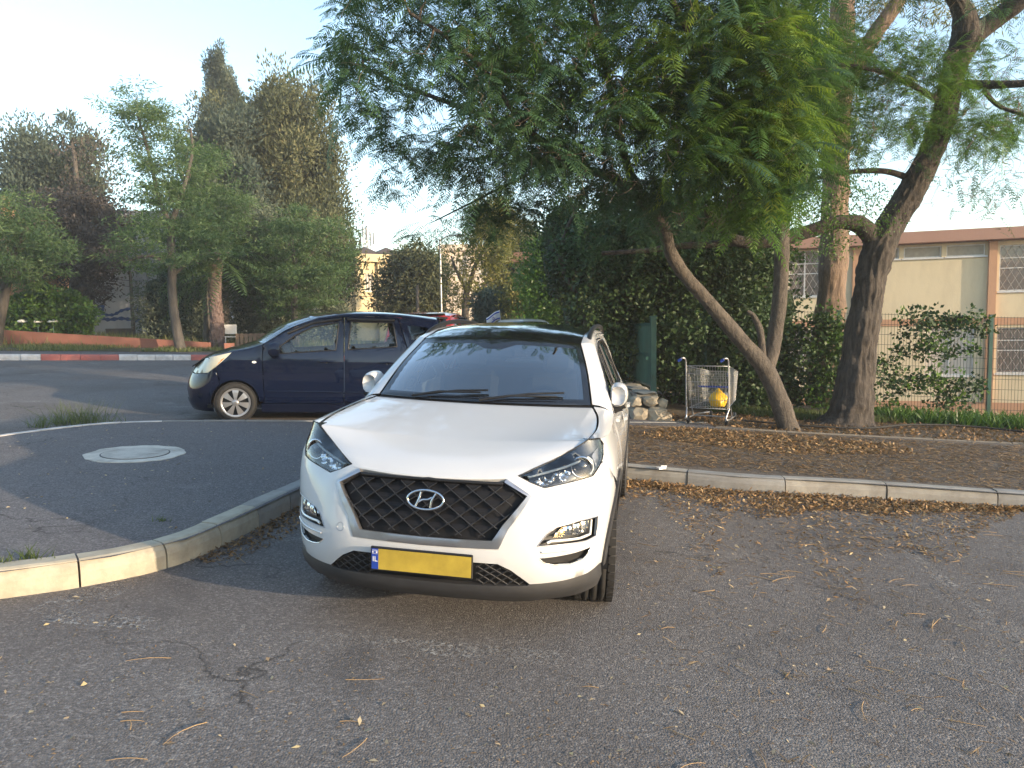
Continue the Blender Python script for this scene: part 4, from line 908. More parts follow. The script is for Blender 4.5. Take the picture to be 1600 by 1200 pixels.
# wooden pallet and white garden chair by the palm
M['oldwood'] = simple('old_wood', (.13, .09, .06), .9, var=.3)
p = gp(392, 548, .17); o = empty('wooden_crate', T(p[0], p[1], p[2], .2), 'weathered brown slatted wooden crate beside the palm trunk', 'crate')
for k in range(7): box_obj('slat', -.5+.15*k, -.38+.15*k, -.02, .0, .02, .62, M['oldwood'], o)
for z in (.1, .5): box_obj('crosspiece', -.5, .52, .003, .04, z, z+.09, M['oldwood'], o)
for sx in (-.48, .44): box_obj('side_board', sx, sx+.05, .043, .6, .02, .6, M['oldwood'], o)
p = gp(363, 545, .17); o = empty('garden_chair', T(p[0], p[1], p[2], .5), 'pale metal garden chair standing between palm trunk and wooden crate', 'chair')
for sx in (-.22, .22):
    for sy in (0, .42): m = MB(); m.tube([(sx, sy, 0), (sx, sy, .45 if sy == 0 else .9)], .018, 6); m.build('leg', M['winframe'], o)
box_obj('seat', -.24, .24, -.02, .44, .43, .46, M['winframe'], o); box_obj('backrest', -.24, .24, .40, .42, .55, .9, M['winframe'], o)

# unseen building added behind the camera for the paintwork and glass to mirror
bb = empty('building', facade_frame(Vector((14, -27, 0)), R(180)), 'unseen long two-storey cream building added behind the camera for reflections', 'building')
hb = [(1+3.4*i, 2.9+3.4*i, z_, z_+1.4) for i in range(14) for z_ in (1.4, 4.6)]
wall_with_holes('wall', 0, 50, -1, 7.2, hb, .25, M['cream'], bb)
for h_ in hb: window(bb, *h_, 2, [.5])
box_obj('roof', -.4, 50.4, -.5, 9, 7.203, 7.5, M['fascia'], bb); box_obj('back_wall', 0, 50, 8, 8.2, -1, 7.2, M['cream'], bb); box_obj('side_wall', -.25, -.003, 0, 8.2, -1, 7.2, M['cream'], bb); box_obj('side_wall', 50.003, 50.25, 0, 8.2, -1, 7.2, M['cream'], bb)

# worn parking-bay lines
def worn(name, A, B, wd, label):
    m, nt, b = new_mat(name); p_ = geopos(nt); f = nz(nt, 38, 5, .75, p_); g_ = nz(nt, 2.6, 4, .6, p_); b.inputs['Base Color'].default_value = (.40, .385, .36, 1); b.inputs['Roughness'].default_value = .9
    a_ = math_(nt, 'MULTIPLY', ramp(nt, f, [(.50, (0, 0, 0)), (.60, (1, 1, 1))]), ramp(nt, g_, [(.42, (.05, .05, .05)), (.62, (.8, .8, .8))])); nt.links.new(a_, b.inputs['Alpha'])
    A = np.array(A[:2]); B = np.array(B[:2]); d = (B-A)/np.linalg.norm(B-A); n_ = np.array([-d[1], d[0]])*wd/2; P = [A-n_, B-n_, B+n_, A+n_]
    o = mesh(name, [(x, y, float(gz(x, y))+.004) for x, y in P], [(0, 1, 2, 3)], m); o['kind'] = 'structure'; o['label'] = label
worn('road_marking', gp(75, 962), gp(880, 1030), .16, 'badly worn white bay line in front of the SUV'); worn('road_marking', gp(1385, 838), gp(1640, 1040), .12, 'faint worn bay line on the right'); worn('road_marking', gp(75, 962), gp(420, 800), .3, 'chalky worn line along the left kerb')

# ------------------------------------------------------------------ trees and plants
def bark(name, c1, c2, sc_=(14, 14, 2.2), moss=None):
    m, nt, b = new_mat(name); v = objvec(nt, sc_); f = nz(nt, 1.6, 8, .7, v, .6); v2 = objvec(nt); g = nz(nt, 45, 4, .65, v2); big = nz(nt, 1.3, 4, .6, v2)
    c = ramp(nt, f, [(.32, c1), (.5, tuple((x+y)/2 for x, y in zip(c1, c2))), (.68, c2)])
    c = mixc(nt, math_(nt, 'MULTIPLY', g, .35), c, c1)
    if moss: c = mixc(nt, math_(nt, 'MULTIPLY', ramp(nt, big, [(.5, (0, 0, 0)), (.7, (1, 1, 1))]), .5), c, moss)
    nt.links.new(c, b.inputs['Base Color']); b.inputs['Roughness'].default_value = .92; bump(nt, b, math_(nt, 'ADD', f, math_(nt, 'MULTIPLY', g, .3)), 1.0, .045); return m
M['bark1'] = bark('smooth_brown_bark', (.05, .042, .036), (.16, .135, .11), (9, 9, 4)); M['bark2'] = bark('rough_dark_bark', (.022, .019, .017), (.13, .108, .09)); M['bark3'] = bark('pine_bark', (.10, .07, .05), (.34, .24, .17))
M['barkfar'] = bark('far_bark', (.05, .043, .036), (.15, .13, .11), (4, 4, 1)); M['palmbark'] = bark('palm_bark', (.08, .05, .045), (.30, .22, .19), (3, 3, 6)); M['twig'] = simple('twig_bark', (.15, .115, .085), .9)
L_ = {}
L_['jac'] = leafmat('jacaranda_leaf', (.045, .105, .028), (.12, .215, .042), (.34, .34, .06), .38)
L_['jacsun'] = leafmat('jacaranda_sunlit_leaf', (.07, .14, .030), (.19, .27, .045), (.38, .37, .07), .42)  # sun on the front fronds put into a brighter yellow-green leaf colour
L_['jac2'] = leafmat('jacaranda_leaf_blue', (.040, .088, .045), (.075, .145, .060), (.15, .19, .07), .3)
L_['ivy'] = leafmat('ivy_leaf', (.020, .045, .018), (.055, .10, .034), (.11, .16, .055), .15, .55)
L_['bush'] = leafmat('bush_leaf', (.035, .085, .02), (.10, .19, .035), (.22, .28, .06), .3, .4)
L_['cyp'] = leafmat('cypress_spray', (.05, .066, .036), (.115, .125, .062), (.19, .175, .085), .2, .8)
L_['cypdark'] = leafmat('dark_cypress_spray', (.04, .062, .052), (.09, .118, .088), (.15, .165, .10), .2, .8)
L_['brown'] = leafmat('brown_leaf', (.05, .044, .042), (.105, .09, .08), (.16, .13, .10), .15, .8)
L_['olive'] = leafmat('olive_leaf', (.06, .08, .05), (.15, .175, .115), (.22, .23, .16), .25, .5)
L_['farjac'] = leafmat('far_feathery_leaf', (.05, .095, .042), (.11, .175, .068), (.18, .23, .10), .4)
L_['warm'] = leafmat('warm_green_leaf', (.07, .085, .025), (.17, .17, .045), (.28, .22, .07), .35)
L_['grass'] = leafmat('grass_blade', (.05, .08, .025), (.14, .17, .055), (.32, .28, .13), .3)
L_['litter'] = leafmat('dry_leaf', (.11, .065, .036), (.42, .26, .12), (.60, .46, .25), .1, .7)
L_['paleleaf'] = leafmat('pale_fallen_leaf', (.26, .19, .12), (.46, .38, .25), (.54, .43, .22), .1, .7)

def unit(v): return v/np.maximum(np.linalg.norm(v, axis=-1, keepdims=True), 1e-9)
def leafquads(P, D, L, W, fold=.25):
    """diamond leaves: base P, direction D, length L, width W"""
    N = len(P); r = unit(RNG.normal(size=(N, 3))); S = unit(np.cross(D, r)); U = np.cross(S, D)
    L = np.broadcast_to(np.asarray(L, float).reshape(-1, 1), (N, 1)); W = np.broadcast_to(np.asarray(W, float).reshape(-1, 1), (N, 1))
    mid = P+D*L*.45; return np.stack([P, mid+S*W*.5+U*W*fold, P+D*L, mid-S*W*.5+U*W*fold], 1)
def inpix(poly, n, Y, dY, flat=0):
    """n points in the volume seen inside pixel polygon at depths around Y"""
    poly = np.array(poly, float); lo, hi = poly.min(0), poly.max(0); out = []
    while len(out) < n:
        q = lo+(hi-lo)*RNG.random((n*2, 2)); q = q[inpoly(q, poly)]
        for a in q:
            if len(out) >= n: break
            out.append(at(a[0], a[1], Y+dY*(RNG.random()*2-1)))
    return np.array(out)
def clumps(C, rad, per, l, w, aniso=(1, 1, .8), up=.2, outc=None, shell=False, tint0=None):
    """leaf cards gathered in clumps C: returns quads and tints"""
    n = len(C); rad = np.broadcast_to(rad, (n,))*(.55+.9*RNG.random(n)); C = C+RNG.normal(size=C.shape)*float(np.mean(rad))*.45; k = np.repeat(np.arange(n), per)
    g = RNG.normal(size=(n*per, 3)); g = unit(g)*(RNG.random((n*per, 1))**.4)*np.array(aniso); P = C[k]+g*rad[k][:, None]
    D = unit(g*.9+RNG.normal(size=g.shape)*.6+np.array([0, 0, up]))
    base = RNG.random(n)*.65 if tint0 is None else tint0
    t = np.clip(base[k]+RNG.random(n*per)*.35, 0, 1)
    return leafquads(P, D, l*(.7+.6*RNG.random(n*per)), w*(.7+.6*RNG.random(n*per))), t
def fronds(B, D, Ls, K=13, droop=.35, pl=.24, pw=.034):
    """bipinnate fronds as rachis ribbon and paired pinnae: B base, D direction (N,3), Ls lengths"""
    N = len(B); D = unit(D); down = np.array([0, 0, -1.0]); Q = []; TT = []
    S = unit(np.cross(D, down)+RNG.normal(size=D.shape)*.15)
    ts = np.linspace(.12, 1, K)
    prof = np.sin(np.pi*np.clip(ts*.93+.07, 0, 1))**.6
    for i, t in enumerate(ts):
        p = B+D*(Ls*t)[:, None]+down*(Ls*droop*t*t)[:, None]; tan = unit(D*1+down*2*droop*t)
        ln = Ls*pl*prof[i]
        for s in (-1, 1):
            d = unit(S*s+tan*.55+down*.22+RNG.normal(size=D.shape)*.07); n_ = unit(np.cross(d, tan)); sd = unit(np.cross(d, n_)); tip = p+d*ln[:, None]+down*(ln*.12)[:, None]; mid = p+d*(ln*.5)[:, None]; w_ = (Ls*pw)[:, None]
            Q.append(np.stack([p, mid+sd*w_*.5, tip, mid-sd*w_*.5], 1)); TT.append(np.full(N, 0.0))
    for a, b in zip(np.linspace(0, .8, 4), np.linspace(.25, 1, 4)):
        pa = B+D*(Ls*a)[:, None]+down*(Ls*droop*a*a)[:, None]; pb = B+D*(Ls*b)[:, None]+down*(Ls*droop*b*b)[:, None]; w_ = .0028
        Q.append(np.stack([pa-S*w_, pb-S*w_, pb+S*w_, pa+S*w_], 1)); TT.append(np.full(N, .2))
    Q = np.concatenate(Q); per = len(Q)//N; base = np.tile(np.clip(RNG.beta(2, 3.2, N)+.0, 0, 1), per)
    return Q, np.clip(base+RNG.normal(size=len(Q))*.05, 0, 1)
def skeleton(nodes, targets, r0=.02, mat=None, parent=None, name='twigs', sag=.1, minr=.003, n=4, jit=.06, seg=4):
    """grow thin branches from the existing limb nodes out to every target"""
    nodes = [np.array(p, float) for p in nodes]; N = np.array(nodes); rad = [1.0]*len(nodes); order = np.argsort([np.min(np.linalg.norm(N-t, axis=1)) for t in targets]); m = MB()
    par_r = list(np.full(len(nodes), r0)); arr = np.zeros((len(nodes)+len(targets)*seg, 3)); arr[:len(nodes)] = N; cnt = len(nodes)
    for ti in order:
        t = targets[ti]; d = np.linalg.norm(arr[:cnt]-t, axis=1); j = int(np.argmin(d)); a = arr[j].copy(); dd = d[j]; ra = max(par_r[j]*.8, minr)
        mid = [a]; 
        for q in range(1, seg+1):
            s = q/seg; p = a+(t-a)*s+RNG.normal(size=3)*dd*jit*(1 if q < seg else 0); p[2] += sag*dd*math.sin(math.pi*s)*.5; mid.append(p)
        rr = [ra*(1-.65*q/seg) for q in range(seg+1)]; rr = [max(x, minr*.6) for x in rr]
        m.tube(mid, rr, n, cap=False)
        for q in range(1, seg+1): arr[cnt] = mid[q]; par_r.append(rr[q]); cnt += 1
    o = m.build(name, mat or M['twig'], parent); o['kind'] = 'stuff'; return o
def limb(name, pts, mat, parent, n=16, rough=.10, cap=True, sub=8, origin=None, flare=0, thin=1.0, ridge=0):
    """pts (px, py, radius px, Y): a tapering limb with uneven bark outline"""
    P = []
    for x, y, r_, Y in pts: a = at(x, y, Y); P.append([a[0], a[1], a[2], r_*thin*np.linalg.norm(a-CAMP)/FPX])
    return limb3(name, P, mat, parent, n, rough, cap, sub, origin, flare, ridge)
def limb3(name, P, mat, parent, n=16, rough=.10, cap=True, sub=8, origin=None, flare=0, ridge=0):
    P = crom(P, sub); m = MB(); m.tube(P[:, :3], list(P[:, 3]), n, cap=cap); o_ = Vector(P[0, :3]); L0 = P[0, 2]
    ns = len(P)
    for i in range(ns*n):
        c = Vector(P[i//n, :3]); v = Vector(m.v[i]); d = v-c; th = (i % n)/n*2*math.pi; h = (v.z)
        k = 1+rough*(noise.noise(v*3.1)*1.2+noise.noise(v*9)*.6)
        if ridge: k -= ridge*abs(math.sin(th*7+3*noise.noise(Vector((v.x*2, v.y*2, v.z*1.3))))) *(.6+.8*noise.noise(Vector((v.x*6, v.y*6, v.z*3))))+ridge*.5*noise.noise(v*22)
        if flare: k += flare*math.exp(-max(0, v.z-L0)/.22)*(.6+.5*math.cos(th*5+1))
        m.v[i] = tuple(c+d*k)
    off = Vector(origin) if origin is not None else Vector((0, 0, 0))
    if origin is not None: m.v = [tuple(Vector(v)-off) for v in m.v]
    return m.build(name, mat, parent), P
def tree_root(name, base, label, cat='tree', group=None):
    return empty(name, None, label, cat, group)
def put(quads_, tints, mat, parent, name='crown'):
    return quads(name, np.concatenate(quads_), mat, parent, np.concatenate(tints))

# --- near leaning jacaranda whose crown hangs over the scene
t1 = tree_root('jacaranda_tree', None, 'leaning forked tree with feathery green crown hanging beside the shopping trolley')
_, A1 = limb('trunk', [(1238, 684, 19, 10.85), (1230, 662, 17.5, 10.85), (1213, 612, 16.5, 10.8), (1192, 572, 16, 10.75), (1150, 522, 13.5, 10.6), (1105, 470, 12.5, 10.45), (1070, 430, 12, 10.3), (1048, 395, 12, 10.2), (1035, 352, 11.5, 10.0), (1008, 318, 11, 9.8), (970, 285, 10, 9.6), (935, 270, 8, 9.4), (900, 262, 6.5, 9.2), (850, 225, 5.5, 8.9), (800, 170, 5, 8.7), (755, 108, 4.5, 8.5), (700, 60, 3.5, 8.2), (640, 20, 2.5, 8.0)], M['bark1'], t1, flare=.2, thin=.82)
_, A2 = limb('limb', [(1196, 580, 13, 10.78), (1207, 545, 12.5, 10.8), (1214, 500, 12, 10.8), (1220, 440, 12, 10.75), (1222, 360, 12, 10.7), (1222, 290, 12, 10.6), (1219, 235, 10, 10.5), (1205, 170, 9, 10.3), (1188, 100, 8, 10.0), (1165, 20, 7, 9.7), (1150, -80, 6, 9.4), (1130, -220, 4, 9.0)], M['bark1'], t1, thin=.88)
_, A3 = limb('limb', [(1192, 560, 6, 10.75), (1188, 520, 5.5, 10.7), (1178, 495, 4, 10.7), (1168, 486, 2.5, 10.7)], M['bark1'], t1, n=8)
_, A4 = limb('limb', [(1010, 318, 7, 9.8), (985, 270, 6, 9.6), (965, 200, 5.5, 9.2), (950, 120, 5, 8.8), (930, 30, 4, 8.3), (900, -80, 3, 7.8)], M['bark1'], t1, n=8)
_, A5 = limb('limb', [(1221, 300, 8, 10.6), (1190, 240, 7, 10.1), (1150, 180, 6, 9.5), (1110, 110, 5, 8.8), (1060, 20, 4, 8.0), (1000, -120, 3, 7.2)], M['bark1'], t1, n=8)
_, A6 = limb('limb', [(935, 270, 3.5, 9.4), (860, 262, 2.8, 9.4), (800, 285, 2.1, 9.5), (740, 315, 1.5, 9.6), (680, 345, 1.0, 9.7)], M['bark1'], t1, n=6)
_, A7 = limb('limb', [(850, 225, 5, 8.9), (780, 190, 4, 9.1), (700, 160, 3.5, 9.3), (620, 130, 2.6, 9.5), (560, 100, 2, 9.6)], M['bark1'], t1, n=6)
cl1 = [(505, 95), (530, 10), (560, -60), (900, -160), (1290, -160), (1300, 120), (1265, 290), (1215, 310), (1150, 310), (1080, 290), (1000, 250), (930, 235), (860, 255), (780, 260), (700, 240), (660, 225), (600, 215), (560, 175)]
dens = [(900, -160), (1285, -160), (1290, 100), (1260, 280), (1190, 310), (1100, 310), (1020, 240), (940, 220), (880, 240), (800, 220), (740, 150), (720, 0)]
Tg = np.concatenate([inpix(cl1, 430, 9.0, 1.7), inpix(dens, 280, 9.4, 1.7), inpix([(1080, 250), (1130, 150), (1230, 160), (1240, 320), (1130, 345)], 60, 8.6, .9)])
nodes1 = np.concatenate([A1[60:, :3], A2[40:, :3], A4[:, :3], A5[:, :3], A6[:, :3], A7[:, :3]])
skeleton(nodes1, Tg, .020, M['twig'], t1, 'twigs'); skeleton(Tg, inpix([(640, 60), (1250, 0), (1250, 250), (1120, 380), (960, 350), (860, 300), (660, 200)], 420, 8.9, 1.2), .007, M['twig'], t1, 'twigs', jit=.22, minr=.0035)
def frond_crown(Tg, per, Lm, parent, mat, name='crown', droop=.4, K=13, cen=None, pl=.24, pw=.034):
    n = len(Tg); k = np.repeat(np.arange(n), per); B = Tg[k]+RNG.normal(size=(n*per, 3))*.11; D = RNG.normal(size=(n*per, 3))*np.array([1, 1, .45])+np.array([0, 0, -.12])
    if cen is not None: D += unit(Tg[k]-cen)*.8
    Q, t = fronds(B, D, Lm*(.65+.7*RNG.random(n*per)), K, droop, pl, pw); return quads(name, Q, mat, parent, t)
frond_crown(Tg[:430], 8, .40, t1, L_['jac2'], pw=.040, K=15); frond_crown(Tg[430:], 8, .42, t1, L_['jac'], pw=.040, K=14)
Sx = inpix([(640, 215), (900, 225), (1040, 250), (1050, 320), (960, 300), (880, 290), (760, 290), (660, 270)], 110, 9.0, .7); skeleton(Tg, Sx, .006, M['twig'], t1, 'twigs'); frond_crown(Sx, 7, .38, t1, L_['jac2'])
Sy = inpix([(1000, 60), (1240, 20), (1260, 240), (1180, 270), (1090, 265), (1040, 180)], 100, 8.0, .35); skeleton(Tg, Sy, .006, M['twig'], t1, 'twigs'); frond_crown(Sy, 6, .44, t1, L_['jacsun'])
# two hanging sprays below the crown edge
S1 = np.concatenate([inpix([(640, 360), (670, 345), (760, 310), (850, 310), (860, 335), (760, 350), (690, 368), (650, 385)], 34, 9.5, .4), inpix([(590, 285), (625, 262), (640, 275), (600, 305)], 5, 9.4, .1), inpix([(520, 130), (560, 160), (610, 210), (660, 235), (640, 250), (590, 230)], 22, 9.4, .4)])
skeleton(np.concatenate([A6[:, :3], A7[:, :3], Tg[:330]]), S1, .008, M['twig'], t1, 'twigs'); frond_crown(S1, 6, .34, t1, L_['jac2'])

# --- big right tree with rough bark
t2 = tree_root('tree', None, 'large rough-barked tree forking low with a thick sideways limb in front of the fence')
Y2 = 11.65
_, B1 = limb('trunk', [(1318, 676, 44, Y2), (1327, 650, 34, Y2), (1335, 600, 28.5, Y2), (1345, 540, 26, Y2), (1353, 480, 24.5, Y2), (1362, 430, 24, Y2), (1376, 380, 23.5, Y2), (1402, 335, 21.5, Y2), (1432, 285, 20, Y2-.05), (1461, 225, 18, Y2-.1), (1478, 165, 17, Y2-.2), (1492, 105, 16.5, Y2-.3), (1510, 60, 19, Y2-.4), (1505, 20, 14, Y2-.5), (1480, -30, 12, Y2-.7), (1440, -120, 9, Y2-1), (1400, -230, 6, Y2-1.4)], M['bark2'], t2, n=72, rough=.16, flare=.32, thin=.86, sub=14, ridge=.10)
_, B2 = limb('limb', [(1374, 385, 16, Y2), (1352, 358, 15, Y2), (1330, 347, 13, Y2), (1305, 347, 12, Y2), (1280, 356, 12, Y2+.05), (1240, 368, 11, Y2+.1), (1190, 378, 10.5, Y2+.1), (1150, 376, 9.5, Y2+.1), (1128, 355, 8.5, Y2), (1100, 325, 7, Y2-.1), (1070, 290, 5, Y2-.2), (1040, 240, 3.5, Y2-.3)], M['bark2'], t2, n=36, rough=.16, thin=.88, sub=12, ridge=.09)
_, B3 = limb('limb', [(1160, 378, 6, Y2+.1), (1110, 382, 5.5, Y2+.2), (1060, 385, 5, Y2+.3), (1005, 392, 4, Y2+.4), (940, 396, 3, Y2+.5)], M['bark2'], t2, n=8)
_, B4 = limb('limb', [(1512, 62, 13, Y2-.4), (1545, 38, 12, Y2-.5), (1585, 8, 11, Y2-.7), (1640, -40, 9, Y2-1), (1720, -120, 6, Y2-1.4)], M['bark2'], t2, n=12)
_, B5 = limb('limb', [(1420, 278, 4.5, Y2), (1385, 268, 4, Y2-.1), (1340, 268, 3.4, Y2-.2), (1290, 275, 2.6, Y2-.3), (1250, 290, 1.6, Y2-.4)], M['bark2'], t2, n=7)
_, B6 = limb('limb', [(1485, 130, 6, Y2-.2), (1530, 132, 5.5, Y2-.5), (1600, 130, 4.5, Y2-.9), (1680, 120, 3, Y2-1.2)], M['bark2'], t2, n=7)
_, B7 = limb('limb', [(1478, 165, 4, Y2-.2), (1420, 130, 3.6, Y2-.5), (1370, 110, 3, Y2-.8), (1310, 100, 2, Y2-1.1)], M['bark2'], t2, n=6)
_, B8 = limb('limb', [(1536, 140, 3, Y2-.5), (1560, 165, 2.6, Y2-.6), (1600, 180, 2, Y2-.8)], M['bark2'], t2, n=6)
spA = [(1250, 60), (1320, 40), (1460, 60), (1560, 80), (1600, 140), (1600, 200), (1540, 230), (1460, 200), (1380, 220), (1300, 230), (1240, 200)]
spB = [(1400, 240), (1600, 230), (1600, 330), (1560, 360), (1500, 330), (1460, 300)]
spC = [(1230, 240), (1380, 250), (1380, 330), (1300, 400), (1220, 400)]
up_ = [(1150, -20), (1250, -350), (1700, -350), (1700, 20), (1500, 0), (1300, 20)]
T2 = np.concatenate([inpix(spA, 190, 10.9, 1.0), inpix(spB, 42, 10.6, 1.0), inpix(spC, 60, 11.0, .7), inpix(up_, 190, 10.2, 1.6), inpix([(1000, 230), (1120, 300), (1100, 380), (960, 380)], 30, 11.6, .5)])
skeleton(T2, inpix([(1240, 0), (1600, 0), (1600, 330), (1440, 330), (1380, 250), (1240, 380)], 320, 10.8, 1.0), .006, M['twig'], t2, 'twigs', jit=.25, minr=.0035); skeleton(np.concatenate([B1[80:, :3], B2[30:, :3], B3[:, :3], B4[:, :3], B5[:, :3], B6[:, :3], B7[:, :3], B8[:, :3]]), T2, .014, M['twig'], t2, 'twigs', jit=.12)
frond_crown(T2[:190], 9, .34, t2, L_['jac']); T2 = T2[70:]; frond_crown(T2[120:162], 3, .22, t2, L_['jac2'], K=8, pl=.2, pw=.06); q, tt = clumps(T2[162:222], .28, 60, .045, .022); quads('crown', q, L_['bush'], t2, tt); frond_crown(T2[222:], 5, .36, t2, L_['jac2'])
# dry twig tangle and hanging seed pods

# --- straight tree behind the fence
t3 = tree_root('pine_tree', None, 'straight pale-barked trunk rising behind the fence between the two forked trees')
Y3 = 15.2
_, D1 = limb('trunk', [(1283, 668, 28, Y3), (1286, 640, 24, Y3), (1292, 560, 21.5, Y3), (1298, 480, 20.5, Y3), (1302, 400, 19.5, Y3), (1305, 300, 18.5, Y3), (1308, 200, 17.5, Y3), (1312, 120, 16.5, Y3), (1315, 40, 15, Y3), (1318, -60, 13, Y3), (1320, -200, 9, Y3)], M['bark3'], t3, n=56, rough=.13, flare=.25, sub=12, ridge=.07)
_, D2 = limb('limb', [(1322, 135, 11, Y3), (1345, 90, 10.5, Y3-.1), (1372, 45, 10, Y3-.2), (1405, 0, 9, Y3-.3), (1440, -60, 7, Y3-.5)], M['bark3'], t3, n=12)
T3 = np.concatenate([inpix([(1230, 0), (1300, -150), (1550, -150), (1560, 40), (1440, 90), (1380, 60), (1280, 160)], 110, 14.8, 1.6), inpix([(1210, 120), (1330, 60), (1340, 200), (1260, 260), (1215, 240)], 40, 14.8, .9)])
skeleton(np.concatenate([D1[50:, :3], D2[:, :3]]), T3, .02, M['twig'], t3, 'twigs'); q, tt = clumps(T3, .42, 70, .16, .02, up=-.4); quads('crown', q, L_['warm'], t3, tt); T3b = inpix([(1215, 40), (1340, 20), (1345, 230), (1280, 290), (1220, 260)], 70, 13.6, .9); skeleton(D1[40:, :3], T3b, .015, M['twig'], t3, 'twigs'); frond_crown(T3b, 8, .36, t3, L_['jac2'])

# --- ivy-covered thicket
def core(parts, mat, parent, seed=0):
    """dark filler added inside foliage: overlapping lumpy solid masses so that no light passes"""
    for i, (c, s) in enumerate(parts): rock('dark_core', c, s, parent, mat, seed+i, 3)
M['inner'] = simple('dark_core', (.018, .03, .012), .95, var=.5, scale=14)  # dark solid lumps added inside foliage to keep light from showing through
def mass(label, poly, Y, dY, n, rad, per, l, w, mat, name='shrub', cat='shrub', coremat=True, front=True, group=None, up=.1):
    o = tree_root(name, None, label, cat, group); C = inpix(poly, n, Y, dY); q, tt = clumps(C, rad, per, l, w, up=up)
    quads('foliage', q, mat, o, tt)
    if coremat:
        C2 = inpix(np.array(poly)*1.0, 10, Y+dY*.5, dY*.3)
        cx_, cy_ = np.mean(np.array(poly), 0)
        for i, c in enumerate(C2): 
            pxy = np.array([cx_, cy_]); a = at(cx_, cy_, Y+dY*.6); c = c*.72+a*.28; rock('dark_core', c, (rad*1.25, rad*1.1, rad*1.25), o, M['inner'], 300+i, 2)
    return o, C
iv = [(925, 330), (1000, 300), (1180, 300), (1215, 400), (1215, 560), (1235, 650), (1160, 655), (1060, 640), (1035, 600), (985, 600), (960, 590), (930, 540), (895, 520), (885, 470), (900, 380)]
thick, Ci = mass('dark ivy-covered thicket behind the green railing and shopping trolley', iv, 14.0, 1.0, 620, .36, 95, .085, .06, L_['ivy'], 'ivy_thicket', 'thicket')
for i, (px_, py_) in enumerate([(900, 420), (960, 400), (1020, 400), (1090, 400), (1160, 420), (930, 480), (1000, 480), (1070, 490), (1140, 500), (980, 550), (1050, 560), (1120, 570), (1180, 590), (1190, 500)]):
    c = at(px_, py_, 15.4); rock('dark_core', c, (.75, .8, .75), thick, M['inner'], 500+i, 3)
for i in range(9):
    x0 = 900+36*i; limb('trunk' if i == 0 else 'stem', [(x0, 610, 5, 14.8), (x0+RNG.normal()*14, 500, 4.5, 14.6), (x0+RNG.normal()*20, 400, 3.5, 14.4), (x0+RNG.normal()*30, 310, 2, 14.2)], M['bark1'], thick, n=7)
q, tt = clumps(inpix([(890, 340), (1040, 340), (1190, 330), (1200, 400), (1060, 430), (900, 420)], 130, 13.4, .7), .3, 60, .10, .035); quads('foliage', q, L_['jac2'], thick, tt)
# hanging ivy column at the left of the thicket
lc, _ = mass('tall dark climber-draped shrub at the left end of the ivy thicket', [(850, 330), (905, 300), (930, 420), (945, 560), (925, 590), (895, 470), (868, 420)], 15.5, .8, 120, .34, 90, .09, .055, L_['ivy'], 'climber_shrub', 'shrub')
# climber over the fence on the right, and the one between the trunks
def climber(label, poly, Y, n, per, gaps=0):
    o = tree_root('fence_climber', None, label, 'climbing plant'); C = inpix(poly, n, Y, .14); q, tt = clumps(C, .21, per, .075, .055); quads('foliage', q, L_['ivy'], o, tt)
    q, tt = clumps(C[:n//2], .24, per//2, .08, .055); quads('foliage', q, L_['bush'], o, tt)
    b0 = C[C[:, 2].argmin()]; base = np.array([[b0[0]-.8, b0[1], float(gz(b0[0], b0[1]))], [b0[0], b0[1], float(gz(b0[0], b0[1]))], [b0[0]+.8, b0[1], float(gz(b0[0], b0[1]))]]); skeleton(base, C, .012, M['twig'], o, 'twigs'); return o
climber('leafy climber spilling over the mesh fence right of the big tree', [(1385, 505), (1440, 495), (1545, 495), (1560, 520), (1520, 545), (1530, 560), (1500, 565), (1440, 560), (1430, 600), (1500, 590), (1535, 610), (1520, 640), (1470, 645), (1370, 650), (1368, 560)], 12.7, 60, 38)
climber('sparse climber on the fence left of the big tree trunk', [(1262, 500), (1320, 485), (1320, 560), (1300, 640), (1268, 620), (1255, 560)], 13.0, 55, 46)
climber('thin trailing climber near the fence corner behind the leaning tree', [(1222, 500), (1245, 520), (1238, 560), (1250, 620), (1225, 640), (1215, 560)], 13.3, 26, 40)

# --- left background group
def simple_tree(name, label, crown_polys, Y, dY, n, rad, per, l, w, mat, trunk=None, bark_='barkfar', tw=.03, up=.2, aniso=(1, 1, .8), limbs=(), group=None, cat='tree', twmat=None, jit=.08, skel=True):
    o = tree_root(name, None, label, cat, group); nodes = []
    if trunk: _, P = limb('trunk', trunk, M[bark_], o, n=12, rough=.12, flare=.2); nodes.append(P[len(P)//3:, :3])
    for lb in limbs: _, P = limb('limb', lb, M[bark_], o, n=8, rough=.1); nodes.append(P[:, :3])
    for poly, frac in crown_polys:
        C = inpix(poly, int(n*frac), Y, dY); q, tt = clumps(C, rad, per, l, w, up=up, aniso=aniso); quads('crown', q, mat, o, tt)
        if skel and nodes: skeleton(np.concatenate(nodes), C, tw, twmat or M['twig'], o, 'twigs', jit=jit)
    return o
# tall cypress
simple_tree('cypress_tree', 'tall narrow cypress spire rising highest above the left tree group', [([(338, 72), (346, 82), (358, 112), (369, 145), (373, 200), (370, 320), (320, 320), (319, 230), (323, 150), (330, 105)], 1)], 44, 1.1, 300, .36, 180, .18, .06, L_['cypdark'], [(345, 545, 8, 44), (345, 300, 7, 44), (342, 120, 3, 44)], up=1.2, aniso=(.8, .8, 1.4))
